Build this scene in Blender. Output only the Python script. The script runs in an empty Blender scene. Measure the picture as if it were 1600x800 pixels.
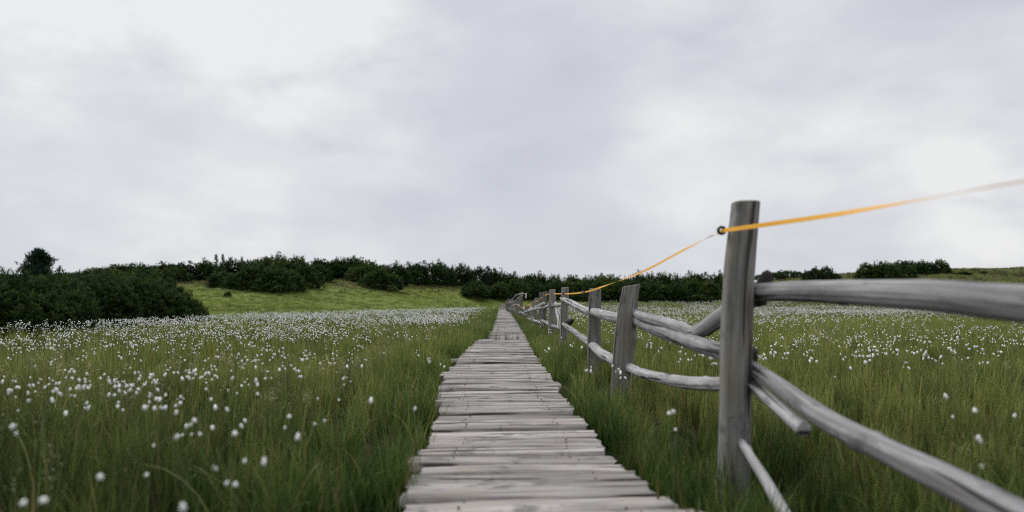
import bpy, math
import numpy as np
from mathutils import Vector, Euler

S = bpy.context.scene
COL = S.collection
R = math.radians
PI = math.pi

# ------------------------------------------------------------------ camera
EYE = 0.95                                   # metres above the meadow soil
CAM_LOC = Vector((0.0, 0.0, EYE))
CAM_ROT = Euler((R(90 + 3.86), 0.0, R(-0.805)), 'XYZ')
cd = bpy.data.cameras.new('camera')
cam = bpy.data.objects.new('camera', cd)
COL.objects.link(cam)
cam.location = CAM_LOC
cam.rotation_euler = CAM_ROT
cd.sensor_width = 36.0
cd.lens = 24.0
cd.clip_start = 0.05
cd.clip_end = 3000
cd.dof.use_dof = True
cd.dof.focus_distance = 10.0
cd.dof.aperture_fstop = 1.35
S.camera = cam

# ------------------------------------------------------------------ sky, sun, exposure
SUN_EL, SUN_AZ = R(52), R(-48)               # azimuth measured from +Y towards +X
SUN_DIR = Vector((math.sin(SUN_AZ) * math.cos(SUN_EL), math.cos(SUN_AZ) * math.cos(SUN_EL), math.sin(SUN_EL)))
CM = CAM_ROT.to_matrix()


def ray(px, py):
    """direction in the world of a point of the 1600 x 800 photograph"""
    return CM @ Vector(((px - 800) / 1066.7, (400 - py) / 1066.7, -1.0))


def at(px, py, d):
    """world point seen there at depth d (metres along the path)"""
    v = ray(px, py)
    return CAM_LOC + v * (d / v.y)


def make_world():
    w = bpy.data.worlds.new('World')
    S.world = w
    w.use_nodes = True
    nt = w.node_tree
    N, L = nt.nodes, nt.links
    N.clear()
    out = N.new('ShaderNodeOutputWorld')
    bg = N.new('ShaderNodeBackground')
    bg.inputs['Strength'].default_value = 0.1
    L.new(bg.outputs[0], out.inputs[0])
    sky = N.new('ShaderNodeTexSky')
    sky.sky_type = 'NISHITA'
    sky.sun_disc = False
    sky.sun_elevation = SUN_EL
    sky.sun_rotation = SUN_AZ
    tc = N.new('ShaderNodeTexCoord')
    # clouds : noise in the direction of view, stretched sideways
    mp = N.new('ShaderNodeMapping')
    mp.inputs['Scale'].default_value = (1.0, 1.0, 2.3)
    mp.inputs['Rotation'].default_value = (0.0, R(10), 0.0)
    mp.inputs['Location'].default_value = (3.1, 0.4, 1.7)
    L.new(tc.outputs['Generated'], mp.inputs[0])
    n1 = N.new('ShaderNodeTexNoise')
    n1.inputs['Scale'].default_value = 2.6
    n1.inputs['Detail'].default_value = 6.0
    n1.inputs['Roughness'].default_value = 0.5
    n1.inputs['Distortion'].default_value = 0.25
    L.new(mp.outputs[0], n1.inputs['Vector'])

    n2 = N.new('ShaderNodeTexNoise')
    n2.inputs['Scale'].default_value = 5.5
    n2.inputs['Detail'].default_value = 9.0
    n2.inputs['Roughness'].default_value = 0.55
    n2.inputs['Distortion'].default_value = 0.15
    L.new(mp.outputs[0], n2.inputs['Vector'])

    def math_(op, a, b=None, clamp=False):
        m = N.new('ShaderNodeMath')
        m.operation = op
        m.use_clamp = clamp
        for i, v in enumerate((a, b)):
            if v is None:
                continue
            if isinstance(v, (int, float)):
                m.inputs[i].default_value = v
            else:
                L.new(v, m.inputs[i])
        return m.outputs[0]

    def blob(px, py, r_in, r_out, amount):
        d = ray(px, py).normalized()
        vm = N.new('ShaderNodeVectorMath')
        vm.operation = 'DOT_PRODUCT'
        L.new(tc.outputs['Generated'], vm.inputs[0])
        vm.inputs[1].default_value = d
        mr = N.new('ShaderNodeMapRange')
        mr.interpolation_type = 'SMOOTHERSTEP'
        mr.inputs['From Min'].default_value = math.cos(R(r_out))
        mr.inputs['From Max'].default_value = math.cos(R(r_in))
        mr.inputs['To Max'].default_value = amount
        L.new(vm.outputs['Value'], mr.inputs['Value'])
        return mr.outputs[0]

    v = math_('MULTIPLY_ADD', n1.outputs['Fac'], 0.85)
    v.node.inputs[2].default_value = -0.28
    v = math_('ADD', v, math_('MULTIPLY', n2.outputs['Fac'], 0.75))
    for b in SKY_BLOBS:
        # every bank of cloud is broken up by the noise
        k = math_('MULTIPLY_ADD', n2.outputs['Fac'], 3.2)
        k.node.inputs[2].default_value = -0.6
        v = math_('ADD', v, math_('MULTIPLY', blob(b[0], b[1], b[2], b[3] * 1.25, b[4] * .62), k))
    cr = N.new('ShaderNodeValToRGB')
    e = cr.color_ramp.elements
    e[0].position, e[0].color = 0.16, (5.45, 5.66, 6.28, 1)
    e[1].position, e[1].color = 0.92, (8.45, 8.5, 8.5, 1)
    m = e.new(0.52)
    m.color = (6.75, 6.94, 7.42, 1)
    L.new(v, cr.inputs[0])
    # an overcast sky is brightest overhead
    sep = N.new('ShaderNodeSeparateXYZ')
    L.new(tc.outputs['Generated'], sep.inputs[0])
    mz = N.new('ShaderNodeMapRange')
    mz.interpolation_type = 'SMOOTHSTEP'
    mz.inputs['From Min'].default_value = 0.42
    mz.inputs['From Max'].default_value = 0.95
    mz.inputs['To Min'].default_value = 1.0
    mz.inputs['To Max'].default_value = 2.0
    L.new(sep.outputs['Z'], mz.inputs['Value'])
    vm = N.new('ShaderNodeVectorMath')
    vm.operation = 'SCALE'
    L.new(cr.outputs[0], vm.inputs[0])
    L.new(mz.outputs[0], vm.inputs['Scale'])
    mix = N.new('ShaderNodeMix')
    mix.data_type = 'RGBA'
    mix.inputs['Factor'].default_value = 0.96
    L.new(sky.outputs[0], mix.inputs['A'])
    L.new(vm.outputs[0], mix.inputs['B'])
    L.new(mix.outputs['Result'], bg.inputs['Color'])


SKY_BLOBS = [   # px, py, inner and outer radius in degrees, amount
    (290, 20, 3, 18, 0.70), (560, 120, 2, 10, 0.12), (40, 60, 2, 9, 0.34), (400, 265, 1, 6, -0.24), (110, 385, 1, 6.5, 0.36), (330, 350, 1, 6, 0.26),
    (1210, 60, 2, 13, 0.14), (1390, 215, 1, 7, 0.20), (1620, 340, 1, 8, 0.55), (1030, 265, 0.5, 5, 0.16),
    (50, 240, 3, 10, -0.50), (230, 235, 2, 8, -0.36), (420, 230, 2, 8, -0.16), (740, 250, 3, 15, -0.20), (900, 345, 2, 9, -0.14), (1500, 90, 2, 10, -0.08), (640, 390, 1, 8, 0.12),
]
make_world()

sl = bpy.data.lights.new('sun', 'SUN')
sl.energy = 1.45
sl.angle = R(14)
sl.color = (1.0, 0.965, 0.91)
sun = bpy.data.objects.new('sun', sl)
COL.objects.link(sun)
sun.rotation_euler = SUN_DIR.to_track_quat('Z', 'Y').to_euler()
sun.location = (-20, 20, 40)

S.view_settings.view_transform = 'Standard'
S.view_settings.look = 'None'
S.view_settings.exposure = 0.0
S.view_settings.gamma = 1.0
S.view_settings.use_curve_mapping = False
S.render.engine = 'CYCLES'
S.cycles.max_bounces = 6
S.cycles.diffuse_bounces = 3
S.cycles.glossy_bounces = 2
S.cycles.transmission_bounces = 4
S.cycles.transparent_max_bounces = 6
S.cycles.use_denoising = False
S.cycles.filter_width = 1.2
S.cycles.use_adaptive_sampling = False
S.cycles.sample_clamp_indirect = 6.0
S.cycles.caustics_reflective = False
S.cycles.caustics_refractive = False

# ------------------------------------------------------------------ helpers
rng = np.random.default_rng(11)


def vnoise(x, y, seed=0):
    """smooth 2-D value noise, 0..1"""
    x = np.asarray(x, float); y = np.asarray(y, float)
    xi = np.floor(x).astype(np.int64); yi = np.floor(y).astype(np.int64)
    fx = x - xi; fy = y - yi
    fx = fx * fx * (3 - 2 * fx); fy = fy * fy * (3 - 2 * fy)

    def h(i, j):
        n = (i * 374761393 + j * 668265263 + seed * 974711) & 0x7fffffff
        n = ((n ^ (n >> 13)) * 1274126177) & 0x7fffffff
        return ((n ^ (n >> 16)) & 0xffff) / 65535.0
    a = h(xi, yi) * (1 - fx) + h(xi + 1, yi) * fx
    b = h(xi, yi + 1) * (1 - fx) + h(xi + 1, yi + 1) * fx
    return a * (1 - fy) + b * fy


def fbm(x, y, seed=0, octs=4):
    v, a, s = 0, 0.5, 0
    for k in range(octs):
        v = v + a * vnoise(x * 2 ** k, y * 2 ** k, seed + k); s += a; a *= 0.5
    return v / s


class Geo:
    """collects vertices, faces and per-vertex attributes for ONE mesh"""
    def __init__(self):
        self.v, self.f, self.n, self.att = [], [], 0, {}

    def add(self, verts, faces, **att):
        verts = np.asarray(verts, float).reshape(-1, 3)
        k = len(verts)
        self.v.append(verts)
        self.f.append(np.asarray(faces, np.int64) + self.n)
        for nm, a in att.items():
            self.att.setdefault(nm, []).append(np.asarray(a, float).reshape(k, -1))
        self.n += k

    def mesh(self, name, mat, smooth=True):
        me = bpy.data.meshes.new(name)
        V = np.concatenate(self.v)
        me.vertices.add(len(V))
        me.vertices.foreach_set('co', V.astype(np.float32).ravel())
        sizes = np.concatenate([np.full(len(f), f.shape[1]) for f in self.f])
        loops = np.concatenate([f.ravel() for f in self.f])
        me.loops.add(len(loops))
        me.loops.foreach_set('vertex_index', loops.astype(np.int32))
        me.polygons.add(len(sizes))
        me.polygons.foreach_set('loop_start', np.concatenate([[0], np.cumsum(sizes)[:-1]]).astype(np.int32))
        me.polygons.foreach_set('use_smooth', np.full(len(sizes), smooth))
        for nm, a in self.att.items():
            a = np.concatenate(a).astype(np.float32)
            kind, key = {1: ('FLOAT', 'value'), 3: ('FLOAT_VECTOR', 'vector'), 4: ('FLOAT_COLOR', 'color')}[a.shape[1]]
            me.attributes.new(nm, kind, 'POINT').data.foreach_set(key, a.ravel())
        me.materials.append(mat)
        me.update(calc_edges=True)
        me.validate()
        return me


def put(name, me, parent=None, loc=(0, 0, 0), rot=(0, 0, 0)):
    o = bpy.data.objects.new(name, me)
    COL.objects.link(o)
    o.location = loc
    o.rotation_euler = rot
    if parent is not None:
        o.parent = parent
    return o


def tag(o, label=None, cat=None, group=None, kind=None):
    for k, v in (('label', label), ('category', cat), ('group', group), ('kind', kind)):
        if v:
            o[k] = v
    return o


def interp(tbl, x):
    a = np.array(tbl, float)
    return np.interp(x, a[:, 0], a[:, 1])


# ------------------------------------------------------------------ materials
def nodes(name):
    m = bpy.data.materials.new(name)
    m.use_nodes = True
    nt = m.node_tree
    nt.nodes.clear()
    out = nt.nodes.new('ShaderNodeOutputMaterial')
    return m, nt.nodes, nt.links, out


def ramp(N, L, fac, stops):
    cr = N.new('ShaderNodeValToRGB')
    e = cr.color_ramp.elements
    while len(e) < len(stops):
        e.new(0.5)
    for el, (p, c) in zip(e, stops):
        el.position = p
        el.color = (*c, 1) if len(c) == 3 else c
    L.new(fac, cr.inputs[0])
    return cr.outputs[0]


def noise(N, L, vec, scale, detail=3.0, rough=0.5, stretch=None, dist=0.0):
    if stretch:
        mp = N.new('ShaderNodeMapping')
        mp.inputs['Scale'].default_value = stretch
        L.new(vec, mp.inputs[0])
        vec = mp.outputs[0]
    n = N.new('ShaderNodeTexNoise')
    n.inputs['Scale'].default_value = scale
    n.inputs['Detail'].default_value = detail
    n.inputs['Roughness'].default_value = rough
    n.inputs['Distortion'].default_value = dist
    L.new(vec, n.inputs['Vector'])
    return n.outputs['Fac']


def mixc(N, L, fac, a, b, mode='MIX'):
    m = N.new('ShaderNodeMix')
    m.data_type = 'RGBA'
    m.blend_type = mode
    for sock, v in (('Factor', fac), ('A', a), ('B', b)):
        if isinstance(v, (int, float)):
            m.inputs[sock].default_value = v
        elif isinstance(v, tuple):
            m.inputs[sock].default_value = (*v, 1)
        else:
            L.new(v, m.inputs[sock])
    return m.outputs['Result']


def mat_wood(name, dark, mid, light, warm, warm_amt=0.4, rough=0.75, bump=0.5, moss=0.0, crack=22):
    """weathered wood; the attribute 'wood' holds (along, across, number of the piece)"""
    m, N, L, out = nodes(name)
    a = N.new('ShaderNodeAttribute')
    a.attribute_name = 'wood'
    v = a.outputs['Vector']
    g1 = noise(N, L, v, 1.0, 5, 0.65, (1.8, 42, 1), 0.3)        # fine grain
    g2 = noise(N, L, v, 1.0, 3, 0.55, (1.2, 11, 1), 0.5)       # broad streaks
    g3 = noise(N, L, v, 1.0, 4, 0.6, (5, 7, 1), 0.2)           # blotches
    cr = noise(N, L, v, 1.0, 2, 0.5, (0.9, crack, 1), 0.35)       # checks (long cracks)
    c = ramp(N, L, g1, [(0.36, dark), (0.49, mid), (0.64, light)])
    c2 = ramp(N, L, g2, [(0.36, tuple(a * .35 + b * .65 for a, b in zip(dark, mid))), (0.46, mid), (0.60, light)])
    c = mixc(N, L, 0.5, c, c2)
    wf = ramp(N, L, g3, [(0.5, (0, 0, 0)), (0.64, (warm_amt,) * 3)])
    c = mixc(N, L, wf, c, warm)
    st = ramp(N, L, g3, [(0.32, (0.7,) * 3), (0.44, (0, 0, 0))])
    c = mixc(N, L, st, c, dark)
    if moss:
        g4 = noise(N, L, v, 1.0, 5, 0.65, (9, 12, 1), 0.0)
        mf = ramp(N, L, g4, [(0.56, (0, 0, 0)), (0.68, (moss,) * 3)])
        c = mixc(N, L, mf, c, (0.21, 0.23, 0.15))
    crf = ramp(N, L, cr, [(0.375, (0.95,) * 3), (0.415, (0, 0, 0))])
    c = mixc(N, L, crf, c, (0.035, 0.03, 0.028))
    # one tone per piece
    wn = N.new('ShaderNodeTexWhiteNoise')
    wn.noise_dimensions = '1D'
    sx = N.new('ShaderNodeSeparateXYZ')
    L.new(v, sx.inputs[0])
    rn = N.new('ShaderNodeMath'); rn.operation = 'ROUND'
    L.new(sx.outputs['Z'], rn.inputs[0])
    L.new(rn.outputs[0], wn.inputs['W'])
    tone = ramp(N, L, wn.outputs['Value'], [(0.0, (0.66, 0.655, 0.65)), (1.0, (1.16, 1.14, 1.13))])
    c = mixc(N, L, 1.0, c, tone, 'MULTIPLY')
    b = N.new('ShaderNodeBsdfPrincipled')
    L.new(c, b.inputs['Base Color'])
    b.inputs['Roughness'].default_value = rough
    b.inputs['Specular IOR Level'].default_value = 0.35
    hm = mixc(N, L, 0.5, g1, g2)
    hm = mixc(N, L, crf, hm, (0, 0, 0))
    bp = N.new('ShaderNodeBump')
    bp.inputs['Strength'].default_value = bump
    bp.inputs['Distance'].default_value = 0.012
    L.new(hm, bp.inputs['Height'])
    L.new(bp.outputs[0], b.inputs['Normal'])
    L.new(b.outputs[0], out.inputs[0])
    return m


def mat_leaf(name, transl=0.3, rough=0.55, tints=None, spec=0.15):
    """colour from the mesh attribute 'bcol', shifted by the instance attribute 'tint'"""
    m, N, L, out = nodes(name)
    a = N.new('ShaderNodeAttribute')
    a.attribute_name = 'bcol'
    c = a.outputs['Color']
    if tints:
        t = N.new('ShaderNodeAttribute')
        t.attribute_type = 'INSTANCER'
        t.attribute_name = 'tint'
        tc = ramp(N, L, t.outputs['Fac'], tints)
        c = mixc(N, L, 1.0, c, tc, 'MULTIPLY')
    if not tints:
        oi = N.new('ShaderNodeObjectInfo')
        c = mixc(N, L, 1.0, c, ramp(N, L, oi.outputs['Random'], [(0.0, (0.72, 0.80, 0.85)), (0.5, (1.0, 1.0, 1.0)), (1.0, (1.55, 1.38, 1.05))]), 'MULTIPLY')
    b = N.new('ShaderNodeBsdfPrincipled')
    L.new(c, b.inputs['Base Color'])
    b.inputs['Roughness'].default_value = rough
    b.inputs['Specular IOR Level'].default_value = spec
    tr = N.new('ShaderNodeBsdfTranslucent')
    L.new(c, tr.inputs['Color'])
    mx = N.new('ShaderNodeMixShader')
    mx.inputs[0].default_value = transl
    L.new(b.outputs[0], mx.inputs[1])
    L.new(tr.outputs[0], mx.inputs[2])
    L.new(mx.outputs[0], out.inputs[0])
    return m


def mat_plain(name, col, rough=0.5, spec=0.4, noise_amt=0.0, scale=30.0, transl=0.0):
    m, N, L, out = nodes(name)
    b = N.new('ShaderNodeBsdfPrincipled')
    b.inputs['Base Color'].default_value = (*col, 1)
    b.inputs['Roughness'].default_value = rough
    b.inputs['Specular IOR Level'].default_value = spec
    if noise_amt:
        tc = N.new('ShaderNodeTexCoord')
        n = noise(N, L, tc.outputs['Object'], scale, 4, 0.6)
        lo = tuple(x * (1 - noise_amt) for x in col)
        hi = tuple(min(1, x * (1 + noise_amt)) for x in col)
        L.new(ramp(N, L, n, [(0.3, lo), (0.7, hi)]), b.inputs['Base Color'])
    sh = b.outputs[0]
    if transl:
        tr = N.new('ShaderNodeBsdfTranslucent')
        tr.inputs['Color'].default_value = (*col, 1)
        mx = N.new('ShaderNodeMixShader')
        mx.inputs[0].default_value = transl
        L.new(sh, mx.inputs[1]); L.new(tr.outputs[0], mx.inputs[2])
        sh = mx.outputs[0]
    L.new(sh, out.inputs[0])
    return m


def mat_ground():
    m, N, L, out = nodes('soil_and_turf')
    g = N.new('ShaderNodeNewGeometry')
    P = g.outputs['Position']
    big = noise(N, L, P, 0.09, 5, 0.6, (1, 1.0, 1), 0.4)
    mid = noise(N, L, P, 0.55, 5, 0.65, (0.55, 1.5, 1), 0.3)
    fin = noise(N, L, P, 5.0, 5, 0.7)
    turf = ramp(N, L, big, [(0.30, (0.125, 0.178, 0.036)), (0.50, (0.165, 0.212, 0.048)), (0.72, (0.212, 0.228, 0.070))])
    heath = ramp(N, L, fin, [(0.3, (0.055, 0.062, 0.024)), (0.7, (0.135, 0.120, 0.060))])
    # heath and dry turf take over higher up the slopes
    sx = N.new('ShaderNodeSeparateXYZ')
    L.new(P, sx.inputs[0])
    up = N.new('ShaderNodeMapRange')
    up.inputs['From Min'].default_value = 0.7
    up.inputs['From Max'].default_value = 3.2
    up.inputs['To Min'].default_value = -0.32
    up.inputs['To Max'].default_value = 0.18
    L.new(sx.outputs['Z'], up.inputs['Value'])
    ad = N.new('ShaderNodeMath'); ad.operation = 'ADD'
    L.new(mid, ad.inputs[0]); L.new(up.outputs[0], ad.inputs[1])
    hf = ramp(N, L, ad.outputs[0], [(0.46, (0, 0, 0)), (0.58, (0.9,) * 3)])
    c = mixc(N, L, hf, turf, heath)
    v = ramp(N, L, fin, [(0.25, (0.62,) * 3), (0.75, (1.25,) * 3)])
    c = mixc(N, L, 1.0, c, v, 'MULTIPLY')
    # bare peat and moss under the tall meadow
    a = N.new('ShaderNodeAttribute')
    a.attribute_name = 'meadow'
    c = mixc(N, L, a.outputs['Fac'], c, ramp(N, L, fin, [(0.35, (0.012, 0.012, 0.006)), (0.7, (0.035, 0.034, 0.014))]))
    b = N.new('ShaderNodeBsdfPrincipled')
    L.new(c, b.inputs['Base Color'])
    b.inputs['Roughness'].default_value = 0.95
    b.inputs['Specular IOR Level'].default_value = 0.1
    bp = N.new('ShaderNodeBump')
    bp.inputs['Strength'].default_value = 0.9
    bp.inputs['Distance'].default_value = 0.25
    L.new(fin, bp.inputs['Height'])
    L.new(bp.outputs[0], b.inputs['Normal'])
    L.new(b.outputs[0], out.inputs[0])
    return m


M_GROUND = mat_ground()
M_PLANK = mat_wood('weathered_larch_boards', (0.06, 0.054, 0.05), (0.265, 0.244, 0.228), (0.465, 0.436, 0.416), (0.31, 0.24, 0.19), 0.34, 0.75, 0.7, 0.4, 15)
M_POST = mat_wood('weathered_post_wood', (0.050, 0.050, 0.045), (0.165, 0.166, 0.153), (0.27, 0.27, 0.252), (0.22, 0.165, 0.10), 0.45, 0.8, 0.55, 0.35)
M_RAIL = mat_wood('silver_rail_wood', (0.10, 0.10, 0.103), (0.31, 0.31, 0.315), (0.52, 0.52, 0.525), (0.24, 0.20, 0.16), 0.25, 0.8, 0.5, 0.15, 17)
M_BARK = mat_wood('dark_bark', (0.015, 0.014, 0.013), (0.04, 0.037, 0.033), (0.08, 0.07, 0.06), (0.06, 0.05, 0.04), 0.2, 0.9, 0.6)
M_SPLIT = mat_wood('pale_split_wood', (0.35, 0.34, 0.33), (0.58, 0.57, 0.56), (0.75, 0.74, 0.73), (0.5, 0.45, 0.4), 0.1, 0.7, 0.4)
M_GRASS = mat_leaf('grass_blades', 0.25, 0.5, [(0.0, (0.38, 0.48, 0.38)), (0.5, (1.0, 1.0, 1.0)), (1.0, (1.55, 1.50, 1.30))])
M_TURF = mat_leaf('short_turf', 0.3, 0.6, [(0.0, (0.55, 0.58, 0.5)), (0.5, (1.0, 1.0, 1.0)), (1.0, (1.4, 1.15, 1.1))])
M_NEEDLE = mat_leaf('pine_needles', 0.15, 0.85, spec=0.08)
M_COTTON = mat_plain('cotton_fluff', (0.92, 0.915, 0.88), 0.9, 0.1)
M_STEM = mat_plain('green_stem', (0.085, 0.115, 0.035), 0.6, 0.2)
M_TAPE = mat_plain('yellow_tape', (0.95, 0.50, 0.02), 0.45, 0.4, 0.12, 60, transl=0.3)
M_PLASTIC = mat_plain('black_plastic', (0.008, 0.008, 0.014), 0.28, 0.5)
M_STEEL = mat_plain('rusty_screw', (0.16, 0.12, 0.10), 0.5, 0.5, 0.3, 80)

# ------------------------------------------------------------------ terrain
def _px(tbl):
    return [((px - 785) / 1066.7, v) for px, v in tbl]


EDGE = _px([(-500, 18), (0, 22), (200, 24), (330, 27), (400, 29), (560, 40), (700, 54), (785, 66), (830, 66), (900, 54), (1130, 46), (1300, 40), (1700, 36)])
CREST_D = _px([(-500, 70), (0, 72), (600, 76), (760, 84), (1130, 88), (1220, 104), (1600, 112), (2200, 112)])
CREST_Y = _px([(-900, 446), (-100, 440), (130, 435), (300, 431), (450, 428), (560, 431), (640, 440), (720, 447), (800, 456), (900, 459), (1120, 459), (1195, 438), (1250, 433), (1330, 427), (1420, 421), (1500, 418.5), (1620, 417), (2200, 417)])
POWER = _px([(0, 1.5), (400, 1.35), (640, 1.5), (800, 2.2), (1130, 2.1), (1250, 1.7), (1600, 1.6)])


def height(x, y):
    x = np.asarray(x, float); y = np.asarray(y, float)
    yy = np.maximum(y, 6.0)
    t = np.clip(x / yy, -1.6, 1.6)
    De, Dc = interp(EDGE, t), interp(CREST_D, t)
    H = EYE + (472 - interp(CREST_Y, t)) * Dc / 1066.7
    u = np.clip((yy - De) / (Dc - De), 0, 1)
    h = H * u ** interp(POWER, t)
    over = np.maximum(yy - Dc, 0)
    h = h - over * 0.045
    und = (fbm(x * 0.09, y * 0.09, 5) - 0.5) * 0.7 + (fbm(x * 0.5, y * 0.5, 9) - 0.5) * 0.22
    h = h + und * np.clip(u * 3, 0, 1) * np.clip(1 - over / 40, 0, 1)
    return h + (fbm(x * 0.8, y * 0.8, 3) - 0.5) * 0.05


def in_meadow(x, y):
    x = np.asarray(x, float); y = np.asarray(y, float)
    w = (fbm(x * 0.25, y * 0.25, 21) - 0.5) * 4.0
    left = (((x > -10.4 + 0.3 * w) & (y < 29 + (x + 10.2) * 3.3 + w)) | (y < 13.2)) & (x < 0)
    right = (x >= 0) & (y < np.clip(64 + x * 0.35, 64, 72) + w)
    return left | right


def build_ground():
    def axis(lo, hi, fine_lo, fine_hi, step, grow):
        a = list(np.arange(fine_lo, fine_hi, step))
        s = step
        while a[-1] < hi:
            s *= grow; a.append(a[-1] + s)
        s = step
        b = []
        c = fine_lo
        while c > lo:
            s *= grow; c -= s; b.append(c)
        return np.array(b[::-1] + a)
    xs = axis(-420, 420, -30, 40, 0.45, 1.07)
    ys = axis(-60, 700, 0, 110, 0.5, 1.08)
    X, Y = np.meshgrid(xs, ys)
    Z = height(X, Y)
    nx, ny = len(xs), len(ys)
    idx = np.arange(nx * ny).reshape(ny, nx)
    F = np.stack([idx[:-1, :-1], idx[:-1, 1:], idx[1:, 1:], idx[1:, :-1]], -1).reshape(-1, 4)
    g = Geo()
    g.add(np.stack([X, Y, Z], -1), F, meadow=in_meadow(X, Y).astype(float).ravel())
    o = put('ground', g.mesh('ground', M_GROUND))
    tag(o, 'green meadow ground rising to low hills', kind='structure')


build_ground()


def on_ground(px, py):
    v = ray(px, py)
    d = np.arange(8, 140, 0.1)
    pts = np.array(CAM_LOC)[None] + np.array(v)[None] * (d / v.y)[:, None]
    hh = height(pts[:, 0], pts[:, 1])
    below = np.nonzero(pts[:, 2] < hh)[0]
    k = below[0] if len(below) else np.argmin(pts[:, 2] - hh)
    return Vector((pts[k, 0], pts[k, 1], hh[k]))


# ------------------------------------------------------------------ boardwalk
L_EDGE = [(0, -0.40), (2.7, -0.40), (4.0, -0.43), (5.1, -0.47), (7.2, -0.62), (9.7, -0.64), (12.5, -0.56), (14.6, -0.52), (15.4, -0.30), (20, -0.29), (40, -0.33), (80, -0.40)]
R_EDGE = [(0, 0.70), (2.7, 0.68), (3.4, 0.60), (5.1, 0.53), (7.2, 0.52), (9.7, 0.50), (12.5, 0.49), (16, 0.54), (30, 0.58), (80, 0.60)]
DECK = 0.15


def build_boardwalk():
    root = bpy.data.objects.new('boardwalk', None)
    COL.objects.link(root)
    tag(root, 'weathered grey plank boardwalk running through the meadow', 'boardwalk', kind='structure')
    g, nails = Geo(), Geo()
    r = np.random.default_rng(5)
    y, k = 0.6, 0
    while y < 74:
        w = float(np.clip(r.normal(0.215, 0.05), 0.13, 0.33))
        if y > 30:
            w *= 1.25
        yc = y + w / 2
        xl = interp(L_EDGE, yc) + r.normal(0, 0.016) - (0.05 if r.random() < .07 else 0)
        xr = interp(R_EDGE, yc) + r.normal(0, 0.013) + (0.08 if r.random() < .03 else 0)
        if 3.02 < yc < 3.2:
            xr += 0.07
        near = yc < 16
        nx = 44 if near else 8
        nw = 7 if near else 4
        th = r.uniform(0.035, 0.055)
        z0 = DECK + r.normal(0, 0.0065) + height(0.05, yc)
        tilt_x, tilt_y, yaw = r.normal(0, 0.009), r.normal(0, 0.018), r.normal(0.028, 0.02)
        s = np.linspace(0, 1, nx)
        gap = r.choice([r.uniform(.008, .020), r.uniform(.024, .055)])
        a = w / 2 - gap / 2
        # cross-section across the board, with worn edges
        q = np.concatenate([[-1.0], np.linspace(-1, 1, nw), [1.0]])
        prof = np.concatenate([[-th], np.where(np.abs(np.linspace(-1, 1, nw)) > .99, -0.006, 0.0), [-th]])
        A, Q = np.meshgrid(s, q, indexing='ij')
        Pz = np.broadcast_to(prof, A.shape).copy()
        X = xl + (xr - xl) * A
        e1 = (fbm(X * 3 + k * 7, np.full_like(X, k * 3.1), 31) - .5) * 0.03
        e2 = (fbm(X * 3 + k * 9, np.full_like(X, k * 5.7), 32) - .5) * 0.03
        Yl = Q * a + np.where(Q > 0, e1 * Q, -e2 * Q) + r.normal(0, 0.01) * (A - .5)
        bow = r.normal(0, 0.004)
        Z = z0 + Pz + bow * (2 * A - 1) ** 2 + tilt_x * (X - .06) + tilt_y * Yl
        if near:
            Z = Z + np.where(Pz > -0.02, (fbm(X * 1.6, Yl * 16 + k * 11, 33) - .5) * 0.014, 0)
        # ragged ends
        X = X + (np.where(A == 0, -1, 0) + np.where(A == 1, 1, 0)) * (vnoise(Q * 4 + k, np.full_like(Q, k), 34) - .5) * 0.03
        Yw = yc + Yl + yaw * (X - 0.06)
        V = np.stack([X, Yw, Z], -1)
        n0, n1 = A.shape
        idx = np.arange(n0 * n1).reshape(n0, n1)
        F = np.stack([idx[:-1, :-1], idx[1:, :-1], idx[1:, 1:], idx[:-1, 1:]], -1).reshape(-1, 4)
        W = np.stack([X + k * 3.7, Yl + (Pz * 0.5) + k * 1.3, np.full_like(X, k)], -1)
        # closed end caps
        g.add(V, F, wood=W)
        for row in (0, n0 - 1):
            cen = V[row].mean(0)
            Vc = np.concatenate([V[row], cen[None]])
            Fc = np.array([[i, (i + 1) % n1, n1] for i in range(n1)])
            Wc = np.concatenate([W[row] * [0.2, 1, 1], [[k * 3.7, k * 1.3, k]]])
            g.add(Vc, Fc, wood=Wc)
        if yc < 10 and r.random() < .75:              # two nails through each board into each bearer
            for fx in (.2, .8):
                for dy in (-.22, .22):
                    nx_ = xl + (xr - xl) * fx + r.normal(0, .012)
                    ny_ = yc + dy * w + yaw * (nx_ - .06) + r.normal(0, .01)
                    t8 = np.linspace(0, 2 * PI, 8, endpoint=False)
                    rr = r.uniform(.003, .005)
                    ring_ = np.stack([nx_ + rr * np.cos(t8), ny_ + rr * np.sin(t8), np.full(8, z0 + .009)], -1)
                    low = ring_ * [1, 1, 0] + [0, 0, z0 - .012]
                    j8 = np.arange(8)
                    nails.add(np.concatenate([ring_, low]), np.stack([j8, 8 + j8, 8 + (j8 + 1) % 8, (j8 + 1) % 8], -1))
                    nails.f.append(np.arange(8)[None] + nails.n - 16)
        y += w
        k += 1
    put('plank_deck', g.mesh('plank_deck', M_PLANK), root)
    put('nail_heads', nails.mesh('nail_heads', M_STEEL, False), root)
    for off in (0.24, 0.78):
        ys = np.arange(0.6, 74, 0.8)
        pts = np.stack([interp(L_EDGE, ys) * (1 - off) + interp(R_EDGE, ys) * off, ys, DECK - 0.115 + height(0.05, ys)], -1)
        put('stringer', tube(pts, 0.055, 8, 900 + int(off * 100), flat=1.0).mesh('stringer', M_POST), root)


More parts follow.
